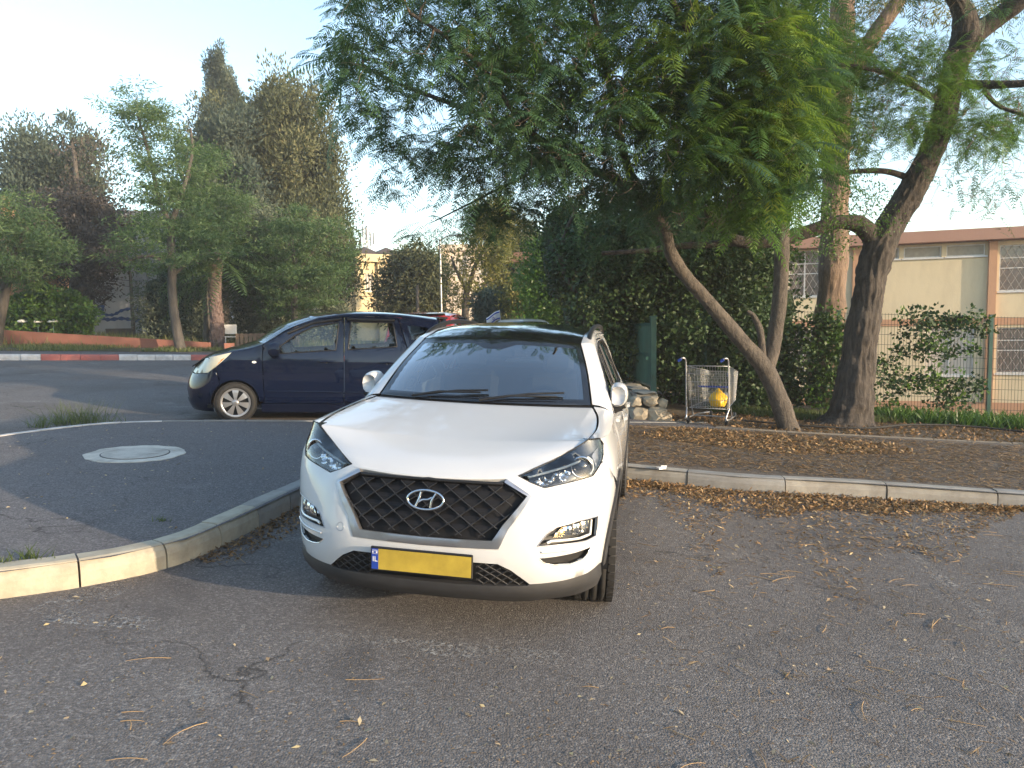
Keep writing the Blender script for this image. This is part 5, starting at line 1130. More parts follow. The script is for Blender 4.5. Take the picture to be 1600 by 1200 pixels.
# big warm conifers
c1 = [(396, 168), (408, 142), (432, 142), (445, 150), (470, 140), (490, 165), (500, 215), (515, 260), (525, 330), (540, 370), (545, 430), (525, 470), (440, 420), (380, 400), (350, 300), (352, 200)]
simple_tree('conifer_tree', 'broad olive-brown conifer catching warm sun right of the cypress spire', [(c1, 1)], 38, 3.0, 330, .92, 330, .22, .08, L_['cyp'], [(450, 548, 9, 38), (450, 400, 8, 38), (440, 160, 3, 38)], up=.9, aniso=(1, 1, 1.2))
simple_tree('conifer_tree', 'dark green conifer mass below the cypress spire', [([(315, 200), (375, 180), (400, 260), (430, 330), (440, 420), (380, 420), (300, 400), (296, 290)], 1)], 36, 2.4, 150, .85, 260, .21, .08, L_['cypdark'], [(350, 548, 8, 36), (350, 300, 6, 36)], up=.8, aniso=(1, 1, 1.2))
simple_tree('conifer_tree', 'dark conifer clump at the far left behind the feathery trees', [([(4, 245), (30, 225), (60, 215), (85, 230), (110, 215), (130, 235), (150, 300), (165, 400), (110, 420), (40, 400), (10, 330)], 1)], 36, 2.4, 190, .85, 260, .21, .08, L_['cypdark'], [(70, 540, 8, 36), (75, 300, 6, 36)], up=.9, aniso=(1, 1, 1.2))
simple_tree('conifer_tree', 'brown drying conifer hanging in front of the grey building', [([(80, 300), (130, 290), (185, 330), (200, 380), (170, 420), (165, 445), (125, 470), (100, 430), (60, 430), (50, 370)], 1)], 31, 1.6, 110, .6, 200, .15, .07, L_['brown'], [(112, 540, 7, 31), (118, 420, 6, 31), (125, 300, 3, 31)], up=.1)
# bare-branched tree
o = tree_root('bare_tree', None, 'leafless branching tree between the left conifers and the thin feathery tree', 'tree')
_, P = limb('trunk', [(140, 540, 6, 33), (128, 420, 5, 33), (120, 330, 4.5, 33), (118, 260, 3, 33), (112, 220, 1.5, 33)], M['barkfar'], o, n=8); C = inpix([(85, 225), (110, 205), (150, 215), (190, 235), (185, 300), (140, 330), (100, 320)], 130, 33, 1.5); skeleton(P[16:, :3], C, .05, M['barkfar'], o, 'twigs', jit=.14, minr=.012); q, tt = clumps(C[:60], .5, 10, .16, .07); quads('crown', q, L_['brown'], o, tt)
# feathery trees (acacia / jacaranda) on the verge
fj = dict(mat=L_['farjac'], l=.17, w=.035, up=-.1, aniso=(1, 1, .35), jit=.12)
simple_tree('feathery_tree', 'tall thin feathery tree with open crown on the verge, yellow mark on its trunk', [([(168, 175), (215, 142), (250, 160), (280, 195), (300, 240), (298, 300), (262, 330), (205, 300), (190, 250), (215, 215), (180, 195)], .45), ([(200, 300), (300, 290), (330, 350), (300, 400), (230, 400), (195, 350)], .2), ([(160, 395), (240, 340), (330, 350), (390, 380), (380, 410), (300, 415), (230, 420), (170, 405)], .3)], 25.3, 1.6, 290, .48, 75, trunk=[(284, 552, 9, 25.3), (280, 535, 7, 25.3), (270, 470, 6, 25.3), (268, 400, 5.5, 25.3), (266, 345, 5, 25.3)], limbs=([(266, 350, 4, 25.3), (248, 310, 3, 25.3), (235, 250, 2.5, 25), (215, 180, 1.4, 24.8)], [(267, 350, 4, 25.3), (285, 300, 3, 25.5), (300, 240, 2, 25.8), (298, 200, 1.2, 26)], [(268, 420, 3, 25.3), (235, 400, 2.2, 25), (190, 410, 1.4, 24.6)], [(269, 430, 3, 25.3), (310, 400, 2.2, 25.6), (360, 395, 1.4, 26)]), **fj)
simple_tree('feathery_tree', 'wide low feathery tree with drooping crown at the left edge', [([(-60, 320), (0, 300), (60, 330), (105, 380), (100, 400), (50, 440), (0, 440), (-60, 450)], 1)], 25, 1.6, 210, .5, 90, trunk=[(-12, 560, 8, 25), (5, 470, 6, 25), (20, 400, 4, 25), (45, 350, 2, 25)], limbs=([(5, 450, 3, 25), (-30, 400, 2.5, 25), (-60, 360, 1.5, 25)],), **fj)
simple_tree('feathery_tree', 'green feathery tree crown draped over the palm trunk', [([(290, 250), (340, 230), (375, 300), (385, 360), (360, 410), (330, 430), (300, 420), (285, 350)], 1)], 28, 1.5, 120, .5, 100, trunk=[(322, 546, 5, 28), (325, 450, 4, 28), (335, 330, 2.4, 28)], **fj)
simple_tree('feathery_tree', 'spreading feathery tree in front of the conifer, left of the yellow building', [([(400, 370), (440, 330), (500, 340), (535, 350), (545, 400), (530, 450), (495, 490), (430, 480), (395, 430)], 1)], 28.5, 1.7, 190, .52, 105, trunk=[(461, 540, 6, 28.5), (460, 480, 5, 28.5), (462, 420, 4, 28.5), (455, 370, 2, 28.5)], limbs=([(462, 430, 3, 28.5), (490, 390, 2, 28.5), (520, 360, 1.4, 28.5)],), **fj)
# grey-green olive-like mass
mass('grey-green olive thicket behind the palm and blue car', [(365, 340), (400, 320), (430, 350), (440, 420), (490, 480), (540, 480), (540, 530), (480, 525), (400, 540), (365, 530), (355, 440)], 31, 1.6, 330, .55, 110, .16, .055, L_['olive'], 'olive_thicket', 'thicket')
mass('dim undergrowth between the feathery tree and the palm', [(225, 430), (270, 420), (330, 440), (335, 520), (320, 540), (290, 535), (240, 530), (215, 490)], 29.5, 1.0, 110, .5, 90, .15, .055, L_['olive'], 'undergrowth', 'thicket')
mass('glossy green rounded bush behind the low terracotta wall', [(12, 520), (22, 480), (50, 462), (75, 455), (110, 460), (135, 490), (138, 520)], 27.2, .7, 120, .34, 110, .14, .09, L_['bush'], 'bush', 'bush')
mass('smaller loose bush at the left edge beside the orange wall', [(-30, 525), (-20, 480), (8, 470), (22, 495), (20, 525)], 27.6, .6, 40, .34, 80, .14, .08, L_['bush'], 'bush', 'bush')
# palm
pt = tree_root('palm_tree', None, 'palm with shaggy stubby trunk standing at the end of the terracotta wall', 'palm')
_, PP = limb('trunk', [(340, 552, 13, 27.3), (340, 535, 10.5, 27.3), (339, 500, 9, 27.3), (336, 470, 8.5, 27.3), (336, 430, 9, 27.3), (338, 410, 9, 27.3)], M['palmbark'], pt, n=14, rough=.12)
# leaf-base stubs, each a part
sb_ = None
for i in range(150):
    h = i/150; a = i*2.399; c = PP[int(h*(len(PP)-1))]; 
    if sb_ is None:
        m = MB(); m.add([(-.07, 0, 0), (.07, 0, 0), (.05, .02, .2), (-.05, .02, .2), (-.06, -.06, 0), (.06, -.06, 0), (.035, .09, .24), (-.035, .09, .24)], [(0, 1, 2, 3), (4, 7, 6, 5), (0, 4, 5, 1), (1, 5, 6, 2), (3, 7, 4, 0), (2, 6, 7, 3)]); sb_ = m.build('leaf_base', M['palmbark'], pt); o = sb_
    else: o = sb_.copy(); COL.objects.link(o)
    o.location = (c[0]+math.cos(a)*c[3]*.97, c[1]+math.sin(a)*c[3]*.97, c[2]); o.rotation_euler = (R(14), 0, a-math.pi/2)
for i in range(26):
    a = 2.399*i; el = R(60-3.6*i); o0 = Vector(at(338, 405, 27.3)); d = Vector((math.cos(a)*math.cos(el), math.sin(a)*math.cos(el), math.sin(el)))
    Q, t = fronds(np.array([tuple(o0)]), np.array([tuple(d)]), np.array([2.3]), 22, .55, .22, .022); quads('palm_frond', Q, L_['farjac'], pt, t, kind=None)
# centre background beyond the cars
simple_tree('olive_tree', 'dark olive tree just left of the thin street lamp', [([(595, 440), (615, 405), (650, 392), (685, 405), (692, 440), (690, 500), (600, 500)], 1)], 37, 1.7, 240, .55, 100, .2, .08, L_['cyp'], [(645, 510, 5, 37), (645, 440, 3, 37)])
o = simple_tree('tree', 'half-bare tree with yellowish foliage right of the street lamp', [([(700, 420), (720, 380), (760, 340), (790, 350), (800, 400), (780, 460), (720, 470)], .6), ([(740, 330), (770, 312), (790, 325), (795, 370), (760, 380)], .4)], 31, 1.4, 150, .45, 52, .17, .06, L_['warm'], [(727, 510, 6, 31), (728, 465, 5, 31), (735, 440, 4, 31), (745, 410, 3, 31), (770, 370, 2, 31)], limbs=([(729, 455, 3, 31), (712, 420, 2, 31), (705, 400, 1.2, 31)], [(733, 470, 3, 31), (752, 450, 2.4, 31), (770, 440, 1.4, 31)]), bark_='bark1', tw=.04, jit=.13)
simple_tree('conifer_tree', 'reddish-brown conifer behind the half-bare tree', [([(775, 345), (795, 330), (815, 350), (832, 360), (838, 420), (830, 500), (770, 500), (775, 420)], 1)], 40, 1.6, 220, .6, 100, .24, .09, L_['cyp'], [(800, 510, 6, 40), (800, 380, 3, 40)], up=.8)
mass('dark spiky bush in front of the pale distant building', [(742, 490), (755, 465), (770, 450), (780, 490), (775, 510), (750, 510)], 28, .6, 40, .34, 90, .2, .05, L_['cypdark'], 'bush', 'bush')
mass('sunlit olive-green shrubs behind the flag and white roof', [(790, 490), (800, 440), (840, 430), (880, 440), (890, 500), (900, 530), (790, 520)], 27, 1.2, 170, .45, 90, .15, .06, L_['warm'], 'shrub', 'shrub')
simple_tree('tree', 'loose green tree left of the ivy thicket', [([(820, 440), (835, 390), (870, 365), (900, 390), (915, 470), (905, 520), (840, 520)], 1)], 21, 1.2, 200, .38, 72, .13, .055, L_['bush'], [(880, 530, 5, 21), (876, 460, 4, 21), (865, 400, 2, 21)], bark_='bark1', tw=.02)
# far wooded skyline closing the view behind everything
def far_wood():
    Cx = RNG.uniform(-90, 110, 900); Cy = RNG.uniform(70, 95, 900); C = np.stack([Cx, Cy, .8+RNG.random(900)*(5.2)], 1); q, tt = clumps(C, 1.7, 46, .75, .34); o = quads('distant_wood', q, L_['cypdark'], None, tt); o['label'] = 'dark mass of distant trees closing the view'
far_wood()

# --- low growth: verge grass, weeds at the kerb, plants along the fence
def blades(P, h, w, lean=.35):
    N = len(P); a = RNG.random(N)*2*np.pi; d = np.stack([np.cos(a), np.sin(a), np.zeros(N)], 1); hh = (h*(.5+RNG.random(N)))[:, None]; D = np.array([0, 0, 1.0])+np.stack([RNG.normal(size=N)*lean, RNG.normal(size=N)*lean, np.zeros(N)], 1)
    s = np.stack([-d[:, 1], d[:, 0], np.zeros(N)], 1)*w/2; return np.stack([P-s, P+s, P+D*hh*.6+s*.6, P+D*hh], 1)
def scatter_poly(poly, n, h=0.0):
    poly = np.array(poly, float); lo, hi = poly.min(0), poly.max(0); q = np.zeros((0, 2))
    while len(q) < n: r_ = lo+(hi-lo)*RNG.random((n*2, 2)); q = np.concatenate([q, r_[inpoly(r_, poly)]])
    q = q[:n]; return np.stack([q[:, 0], q[:, 1], gz(q[:, 0], q[:, 1])+h], 1)
P = scatter_poly([(-26, 17.6), (-23, 19), (-15, 22.6), (-8.5, 25.7), (-5, 27.3), (-5, 28.4), (-9, 27.2), (-17, 25.3), (-27, 22)], 26000, .165); P = P[np.array([noise.noise(Vector((x*.5, y*.5, 0)))+.25*noise.noise(Vector((x*2, y*2, 3))) > -.22 for x, y, z in P])]
o = quads('grass', blades(P, .11, .02), L_['grass'], None, RNG.random(len(P))); o['label'] = 'dry grass on the verge across the road'
P = scatter_poly([(-30, 22), (-17, 25.6), (-6, 27.6), (-4, 32), (-32, 34)], 14000, .165); o = quads('tall_dry_grass', blades(P, .34, .03, .3), L_['grass'], None, np.clip(RNG.random(len(P))*.6+.45, 0, 1)); o['kind'] = 'stuff'
def weed(label, px, py, n, h, spread, hh=KH, mat='grass', name='weed', w=.008):
    c = gp(px, py, hh); P = c+np.stack([RNG.normal(size=n)*spread, RNG.normal(size=n)*spread*.5, np.zeros(n)], 1); P[:, 2] = gz(P[:, 0], P[:, 1])+hh-.01
    o = quads(name, blades(P, h, w, .55), L_[mat], None, RNG.random(n)*.6); tag(o, label, 'weed'); return o
weed('tall tuft of green weeds at the far kerb of the pavement', 128, 661, 260, .26, .22, .0)
weed('small weed patch at the kerb left of the tall tuft', 92, 664, 110, .13, .14, .0); weed('dark little weed at the pavement kerb, furthest left', 63, 668, 70, .13, .08, .0)
weed('dry weed growing from the kerb joint at the lower left', 50, 872, 50, .07, .05); weed('tiny green weed on the pavement above the curved kerb', 253, 812, 26, .035, .03); weed('tiny weed at the left picture edge on the kerb', 6, 878, 24, .05, .03)
P = scatter_poly([(6.2, 12.9), (9.3, 12.3), (14, 11.4), (14, 10.4), (9, 11.2), (6.2, 12)], 5200, .15); o = quads('ground_cover', blades(P, .17, .045, .5), L_['bush'], None, RNG.random(len(P))*.7); o['label'] = 'broad-leaved green ground cover along the mesh fence'
P = scatter_poly([(3.6, 13.2), (6.5, 12.7), (6.5, 11.9), (4.6, 11.9), (3.4, 12.6)], 2600, .15); o = quads('ground_cover', blades(P, .09, .02, .6), L_['grass'], None, RNG.random(len(P))*.5); o['label'] = 'short grass round the tree bases'
# agapanthus heads behind the low wall
for k, px_ in enumerate((35, 59, 83)):
    c = at(px_, 503, 26.6); g0 = float(gz(c[0], c[1])); o = empty('flower', T(c[0], c[1], g0), ('white round flower head leftmost behind the low wall', 'white round flower head in the middle of three behind the low wall', 'white round flower head rightmost of three behind the low wall')[k], 'flower')
    m = MB(); m.tube([(0, 0, 0), (0, 0, c[2]-g0)], .02, 5); m.build('stem', M['green'], o); m = MB(); m.lathe([(0, .1), (.12, .07), (.2, 0), (.1, -.03), (0, -.03)], 12, Matrix.Translation((0, 0, c[2]-g0))@Matrix.Rotation(R(-90), 4, 'Y')); m.build('flower_head', M['flagwhite'], o)

# --- fallen leaves, needles and twigs
def litter(P, l, w, name, mat, tint, lift=.004, flatness=.22):
    N = len(P); a = RNG.random(N)*2*np.pi; D = unit(np.stack([np.cos(a), np.sin(a), RNG.normal(size=N)*flatness], 1)); S = unit(np.cross(D, np.array([0, 0, 1.0])+RNG.normal(size=(N, 3))*flatness)); L = (l*(.5+RNG.random(N)))[:, None]; W = (w*(.6+.8*RNG.random(N)))[:, None]
    P = P+np.array([0, 0, lift]); up = np.array([0, 0, 1.0]); curl = (RNG.random((N, 1))*.35)*W
    return quads(name, np.stack([P, P+D*L*.45+S*W*.5+up*curl, P+D*L, P+D*L*.5-S*W*.5+up*curl], 1), mat, None, tint)
def along(path, n, s0, s1):     # offsets s0..s1 metres towards the viewer side of a polyline
    path = np.array(path, float); d = np.r_[0, np.cumsum(np.linalg.norm(np.diff(path, axis=0), axis=1))]; s = RNG.random(n)*d[-1]; x = np.interp(s, d, path[:, 0]); y = np.interp(s, d, path[:, 1]); x2 = np.interp(s+.1, d, path[:, 0])-x; y2 = np.interp(s+.1, d, path[:, 1])-y; q = np.hypot(x2, y2)+1e-9
    o_ = s0+(s1-s0)*RNG.random(n)**1.4; o_ = o_*(.45+1.3*np.array([noise.noise(Vector((float(a)*1.1, float(b)*1.1, 5))) for a, b in zip(x, y)])+.35); return x+y2/q*o_, y-x2/q*o_
kr = [(.9, 7.68), (1.16, 7.6), (2.28, 7.24), (3.42, 7.12), (4.87, 6.84), (8, 6.13)]
x, y = along(kr, 15000, .0, .75); z = gz(x, y)+RNG.random(len(x))*.035*np.exp(-np.abs(RNG.normal(size=len(x)))); litter(np.stack([x, y, z], 1), .026+.034*RNG.random(len(x))**2, .018, 'leaf_litter', L_['litter'], RNG.beta(1.3, 1.6, len(x)), flatness=.45)['label'] = 'thick drift of dry brown leaves against the right kerb'
x, y = along(kr, 9000, .3, 2.4); litter(np.stack([x, y, gz(x, y)], 1), .05, .012, 'leaf_litter', L_['litter'], RNG.random(len(x)), flatness=.3)
P = scatter_poly([(1.0, 7.9), (3.4, 7.35), (8, 6.5), (8, 9.5), (4, 10.3), (1.2, 10.8)], 20000, KH+.0); litter(P, .08, .011, 'pine_needles', L_['litter'], RNG.random(len(P))*.9, flatness=.12)
P = scatter_poly([(1.6, 9.6), (3.2, 8.6), (5, 8.9), (5, 9.6), (2.4, 10.6)], 5200, KH+.0); litter(P, .06, .02, 'leaf_litter', L_['litter'], RNG.random(len(P))*.9, flatness=.35)
P = scatter_poly([(2.2, 11.6), (3.2, 10.7), (7, 10.0), (13, 9.0), (13, 11), (8, 12.2), (4, 13)], 9000, KH-.015); litter(P, .06, .026, 'leaf_litter', L_['litter'], RNG.random(len(P))*.55, flatness=.5)
P = scatter_poly([(.5, 1.5), (5, 1.5), (8, 6), (3, 7), (1, 7.4)], 2600); litter(P, .08, .005, 'pine_needles', L_['litter'], RNG.random(len(P))*.9, flatness=.1)
P = scatter_poly([(-2.6, 1.6), (4, 1.6), (6, 6), (.9, 7), (.5, 3.4), (-1.7, 3.6), (-2.5, 4.2)], 6000); litter(P, .016, .006, 'leaf_litter', L_['litter'], RNG.random(len(P)), flatness=.1)
P = scatter_poly([(-2.6, 1.5), (4, 1.5), (6, 6), (.9, 7), (.5, 3.4), (-1.7, 3.6), (-2.5, 4.2)], 850); litter(P, .034, .014, 'fallen_leaf', L_['paleleaf'], RNG.random(len(P)), flatness=.3)['label'] = 'scattered pale and yellow leaves on the asphalt'
x, y = along([(-2.16, 4.78), (-2.0, 5.3), (-1.86, 6.12), (-1.6, 7.4)], 1500, .01, .3); litter(np.stack([x, y, gz(x, y)], 1), .035, .018, 'leaf_litter', L_['litter'], RNG.random(len(x))*.5, flatness=.45)
P = scatter_poly([(-6, 5), (-2.3, 4.8), (-1.9, 7), (-2.5, 10), (-5, 9.3), (-6, 8)], 260, KH-.006); litter(P, .03, .013, 'fallen_leaf', L_['paleleaf'], RNG.random(len(P)), flatness=.3)
# curved twigs
m = MB(); rt = random.Random(8)
for i in range(330):
    if i < 170: x, y, h_ = rt.uniform(-2.2, 4.5), rt.uniform(1.7, 6.6), 0
    else: x, y, h_ = rt.uniform(1.2, 8), rt.uniform(7.9, 10), KH-.005
    if h_ == 0 and x > 0 and y > 6.2: continue
    if -1.6 < x < .7 and y > 3.3 and h_ == 0: continue
    a = rt.uniform(0, 6.28); L = rt.uniform(.05, .22); c = rt.uniform(-.5, .5); pts = []
    for q in range(5): t = q/4; xx, yy = x+math.cos(a+c*t)*L*t, y+math.sin(a+c*t)*L*t; pts.append(G(xx, yy, h_+.005+.004*math.sin(t*3)))
    m.tube(pts, [.0022, .002, .0018, .0014, .001], 4)
o = m.build('fallen_twigs', simple('dry_twig', (.36, .24, .12), .8)); o['kind'] = 'stuff'
# black irrigation pipe snaking along the strip
m = MB(); m.tube(crom([G(3.6, 11.4, KH+.02), G(4.5, 11.0, KH+.02), G(5.3, 10.9, KH+.03), G(6.2, 11.3, KH+.05), G(7.2, 11.3, KH+.05), G(8.2, 10.6, KH+.02)], 10), .016, 6); tag(m.build('irrigation_pipe', M['rubber']), 'black irrigation pipe snaking over the leaf litter at the tree bases', 'pipe')

# unseen trees added behind the camera for reflections and to cut horizon glow
for i, (x, y, h_) in enumerate(((-20, -17, 9), (-9, -19, 8), (1, -20, 9.5), (-31, -10, 10))):
    o = tree_root('reflection_tree', None, ('unseen round tree second from the left, added behind the camera for reflections', 'unseen smaller round tree added behind the camera for reflections', 'unseen tallest round tree added behind the camera for reflections', 'unseen broad tree at the far left, added behind the camera for reflections')[i], 'tree', 'unseen trees added behind the camera for reflections')
    limb3('trunk', [(x, y, -.5, .3), (x, y, h_*.3, .2), (x+.3, y, h_*.6, .12)], M['bark1'], o, n=8)
    C = np.array([x, y, h_*.62])+RNG.normal(size=(90, 3))*np.array([1.7, 1.7, h_*.16]); q, tt = clumps(C, .8, 60, .3, .14); quads('crown', q, L_['bush'], o, tt)

# ------------------------------------------------------------------ the other cars
def build_hatch(label, Mx, pm, full=True):
    root = empty('hatchback', Mx, label, 'car')
    plan = [(0,0),(.25,.025),(.45,.09),(.60,.19),(.72,.33),(.79,.5),(.825,.8),(.84,1.3),(.84,3.0),(.83,3.5),(.78,3.85),(.65,4.0),(.3,4.07),(0,4.08)]
    FZ = [(.12,.10),(.2,.05),(.3,.01),(.45,0),(.6,.03),(.75,.09),(.9,.18),(1.0,.28),(1.2,.5)]; SZ = [(.12,.09),(.2,.05),(.28,.02),(.5,.0),(.75,0),(.92,.012),(1.0,.025),(1.1,.05),(1.5,.16),(1.65,.25)]; RZ = [(.12,.1),(.25,.04),(.45,0),(.8,.02),(1.1,.08),(1.5,.2),(1.65,.28)]
    E = [(.42,.13,.80),(.60,.36,.93),(.68,.7,1.04),(.72,1.0,1.11),(.71,1.2,1.18),(.66,1.55,1.41),(.60,1.95,1.58),(.565,2.4,1.65),(.565,3.1,1.66),(.56,3.75,1.60),(.62,4.0,1.15)]
    C = [(.13,.82),(.33,.965),(.6,1.07),(.85,1.14),(1.0,1.19),(1.35,1.44),(1.75,1.61),(2.3,1.68),(3.1,1.69),(3.85,1.63),(4.07,1.15)]
    c = Car(root, plan, FZ, SZ, RZ, (.45, 1.1, 3.9, 4.4), E, C)
    def runs(P, br):
        P = np.array(P, float); out = []
        for a, b in zip(br[:-1], br[1:]): q = crom(P[a:b+1], 12); out.append(q if a == 0 else q[1:])
        return np.vstack(out)
    c.E = runs(E, [0, 4, 6, 9, 10]); c.C = runs(C, [0, 4, 6, 9, 10]); u = c.u; BK = M['black']; S = c.top; um = c.U[-1]
    uy = lambda L: [(u(y), z) for y, z in L]
    wz, r_, yf, yr = .30, .335, .80, 3.40
    A = lambda a0, a1, n, yc, r_: [(yc+r_*math.cos(a), wz+r_*math.sin(a)) for a in np.linspace(R(a0), R(a1), n)]
    c.panel('hood', [(-.99,0),(.99,0),(.99,3.97),(-.99,3.97)], pm, surf=S, step=.12)
    c.panel('windshield', [(-.96,4.03),(.96,4.03),(.96,5.95),(-.96,5.95)], M['sideglass'], surf=S, step=.12, thick=0)
    c.panel('windshield_border', [(-1,3.98),(1,3.98),(1,6),(-1,6)], M['gloss'], surf=S, holes=([(-.93,4.15),(.93,4.15),(.93,5.9),(-.93,5.9)],), step=.12, thick=0, inset=-.001)
    c.panel('roof', [(-.99,6.01),(.99,6.01),(.99,9),(-.99,9)], pm, surf=S, step=.14)
    c.panel('rear_window', [(-.9,9.12),(.9,9.12),(.9,9.95),(-.9,9.95)], M['dglass'], surf=S, step=.12, thick=0)
    c.panel('tailgate_frame', [(-1,9),(1,9),(1,10),(-1,10)], pm, surf=S, holes=([(-.9,9.12),(.9,9.12),(.9,9.95),(-.9,9.95)],), step=.14)
    m = MB(); m.box((0, 3.86, 1.625), (1.0, .16, .035), bev=.01); m.build('spoiler', BK, root)
    hl = [(u(.12)*.9+.0,.72),(u(.20),.83),(u(.36),.935),(u(.66),1.02),(u(.74),1.035),(u(.66),.95),(u(.50),.80),(u(.36),.715)]
    hl = [(.40,.72),(.42,.80),(.62,.90),(u(.50),.975),(u(.74),1.035),(u(.68),.96),(u(.52),.82),(u(.40),.73),(.58,.70)]
    out = [(.41,.805),(.39,.70),(.58,.69),(u(.40),.72),(u(.52),.81)]+uy(A(178, 132, 6, yf, r_))[::-1]+[(u(.46),.15),(.3,.15)]
    c.panel('front_bumper', out+mir(out), pm, step=.05, holes=([(-.45,.30),(.45,.30),(.38,.42),(-.38,.42)],))
    c.panel('lower_grille', [(-.45,.30),(.45,.30),(.38,.42),(-.38,.42)], BK, inset=.03, step=.06, thick=-.03)
    c.panel('upper_grille', [(-.37,.68),(.37,.68),(.39,.79),(-.39,.79)], BK, inset=-.004, step=.06)
    fend = [(u(.53),.82),(u(.68),.965),(u(.745),1.04)]+uy([(1.0,1.085),(1.17,1.15),(1.165,.95),(1.20,.30)])+uy(A(4, 130, 16, yf, r_))
    fw = uy([(1.395,1.03),(1.395,1.12),(1.62,1.30),(1.89,1.44),(2.26,1.515),(2.22,1.10)]); rw = uy([(2.40,1.11),(2.44,1.53),(3.07,1.53),(3.13,1.17)]); qw = uy([(3.36,1.27),(3.29,1.50),(3.60,1.48),(3.72,1.38)])
    d1 = uy([(1.21,.30),(1.175,.95),(1.18,1.155),(1.50,1.36),(1.85,1.515),(2.33,1.585),(2.34,.30)]); d2 = uy([(2.355,.30),(2.345,1.585),(3.15,1.585),(3.28,1.15),(3.16,.75)]+A(128, 176, 8, yr, r_+.01))
    roofl = uy([(1.18,1.165),(1.5,1.375),(1.73,1.48),(1.95,1.55),(2.4,1.605),(3.1,1.615),(3.75,1.56)])
    fr = roofl+uy([(3.98,1.15),(4.02,.8),(3.9,.7),(3.85,.2)])+uy(A(-4, 130, 15, yr, r_))+uy([(3.17,.75),(3.295,1.15),(3.16,1.595),(2.34,1.60),(1.85,1.53),(1.50,1.375),(1.165,1.16)])
    for sg in (-1, 1):
        h = empty_child('headlight', root); c.panel('reflector', hl, M['frame'], inset=.03, step=.05, thick=-.028, sides=(sg,), parent=h); c.panel('lamp_lens', hl, M['hazylens'], inset=.002, step=.05, sides=(sg,), parent=h, thick=0)
        c.panel('turn_signal', [(u(.50),.86),(u(.60),.93),(u(.66),.965),(u(.53),.835)], M['amber'], inset=.001, sides=(sg,), parent=h, step=.05, thick=0)
        c.panel('fender', fend, pm, sides=(sg,)); c.panel('side_frame', fr, pm, sides=(sg,), holes=(qw,), step=.06); c.panel('quarter_window', qw, M['sideglass'], sides=(sg,), inset=.006, thick=0)
        for ol, gl, hy in ((d1, fw, 2.09), (d2, rw, 2.98)):
            d = c.panel('door', ol, pm, sides=(sg,), holes=(gl,), step=.06)[0]
            c.panel('door_window', gl, M['sideglass'], sides=(sg,), inset=.008, thick=0, parent=d); c.line('window_trim', gl+gl[:1], .010, BK, sides=(sg,), inset=.0, parent=d)
            c.panel('handle_recess', [(u(hy)+.045*math.cos(a), .915+.03*math.sin(a)) for a in np.linspace(0, 6.2, 16)], BK, inset=-.001, sides=(sg,), step=.03, thick=0, parent=d)
            c.line('door_handle', [(u(hy-.10), .92), (u(hy), .93), (u(hy+.10), .92)], .013, pm, sides=(sg,), inset=-.026, parent=d, n=8)
            g_ = np.array(gl); 
        c.line('rubbing_strip', uy([(1.24,.475),(2.33,.47)]), .012, M['navy'] if pm is M['navy'] else pm, sides=(sg,), inset=-.004); c.line('rubbing_strip', uy([(2.37,.47),(3.05,.465)]), .012, pm, sides=(sg,), inset=-.004)
        c.line('rain_visor', uy([(1.52,1.33),(1.87,1.49),(2.30,1.565)]), .022, BK, sides=(sg,), inset=-.004); c.line('rain_visor', uy([(2.38,1.565),(3.10,1.565)]), .022, BK, sides=(sg,), inset=-.004)
        c.panel('sill', uy([(1.16,.285),(3.07,.285),(3.07,.15),(1.16,.15)]), pm, sides=(sg,), inset=.004, step=.08)
        c.panel('side_repeater', [(u(1.06)+.033*math.cos(a), .90+.018*math.sin(a)) for a in np.linspace(0, 6.1, 14)], M['lampwhite'], inset=-.006, sides=(sg,), step=.03)
        c.strip('fender_shoulder', [tuple(c.E[k]) for k in (12, 24, 36, 48)], [c.side_at(.40, .93), c.side_at(.745, 1.04), c.side_at(1.0, 1.085), c.side_at(1.17, 1.15)], pm, .12, sides=(sg,))
        c.strip('pillar', [tuple(c.E[k]) for k in (48, 60, 72)], [c.side_at(1.18, 1.165), c.side_at(1.5, 1.375), c.side_at(1.95, 1.55)], pm, .12, sides=(sg,))
        c.strip('roof_edge', [tuple(c.E[k]) for k in (72, 84, 96, 108)], [c.side_at(1.95, 1.55), c.side_at(2.4, 1.605), c.side_at(3.1, 1.615), c.side_at(3.75, 1.56)], pm, .12, sides=(sg,))
        c.strip('rear_pillar', [tuple(c.E[108]), tuple(c.E[114]), tuple(c.E[120])], [c.side_at(3.75, 1.56), c.side_at(3.87, 1.36), c.side_at(3.98, 1.15)], pm, .12, sides=(sg,))
        c.panel('rear_panel', [(u(3.9),.7),(u(4.02),.8),(u(3.985),1.145),(um-.001,1.145),(um-.001,.16),(u(3.86),.16)], pm, sides=(sg,), step=.08)
        c.panel('tail_light', [(u(3.93),.78),(u(3.92),1.12),(u(4.03),1.12),(u(4.04),.78)], M['redlamp'], sides=(sg,), inset=-.004, step=.05)
        mr = empty_child('side_mirror', root); V = []; rings = [(0, .55), (.03, .9), (.08, 1.0), (.15, .97)]; prof = [(-.09, .0), (-.085, .07), (-.03, .095), (.05, .09), (.09, .05), (.09, -.04), (.05, -.08), (-.05, -.085)]
        for dy, k in rings:
            for x, z in prof: V.append((sg*(.925+x*k), 1.27+dy, 1.085+z*k*1.25))
        n = len(prof); Fs = [(i*n+j, i*n+(j+1) % n, (i+1)*n+(j+1) % n, (i+1)*n+j) for i in range(len(rings)-1) for j in range(n)]+[tuple(range(n)), tuple(range(3*n, 4*n))[::-1]]
        if sg < 0: Fs = [f[::-1] for f in Fs]
        mesh('mirror_shell', V, Fs, pm, mr, True); m = MB(); m.tube([(sg*.80, 1.33, 1.0), (sg*.88, 1.33, 1.02)], [.04, .03], 8); m.build('mirror_foot', BK, mr)
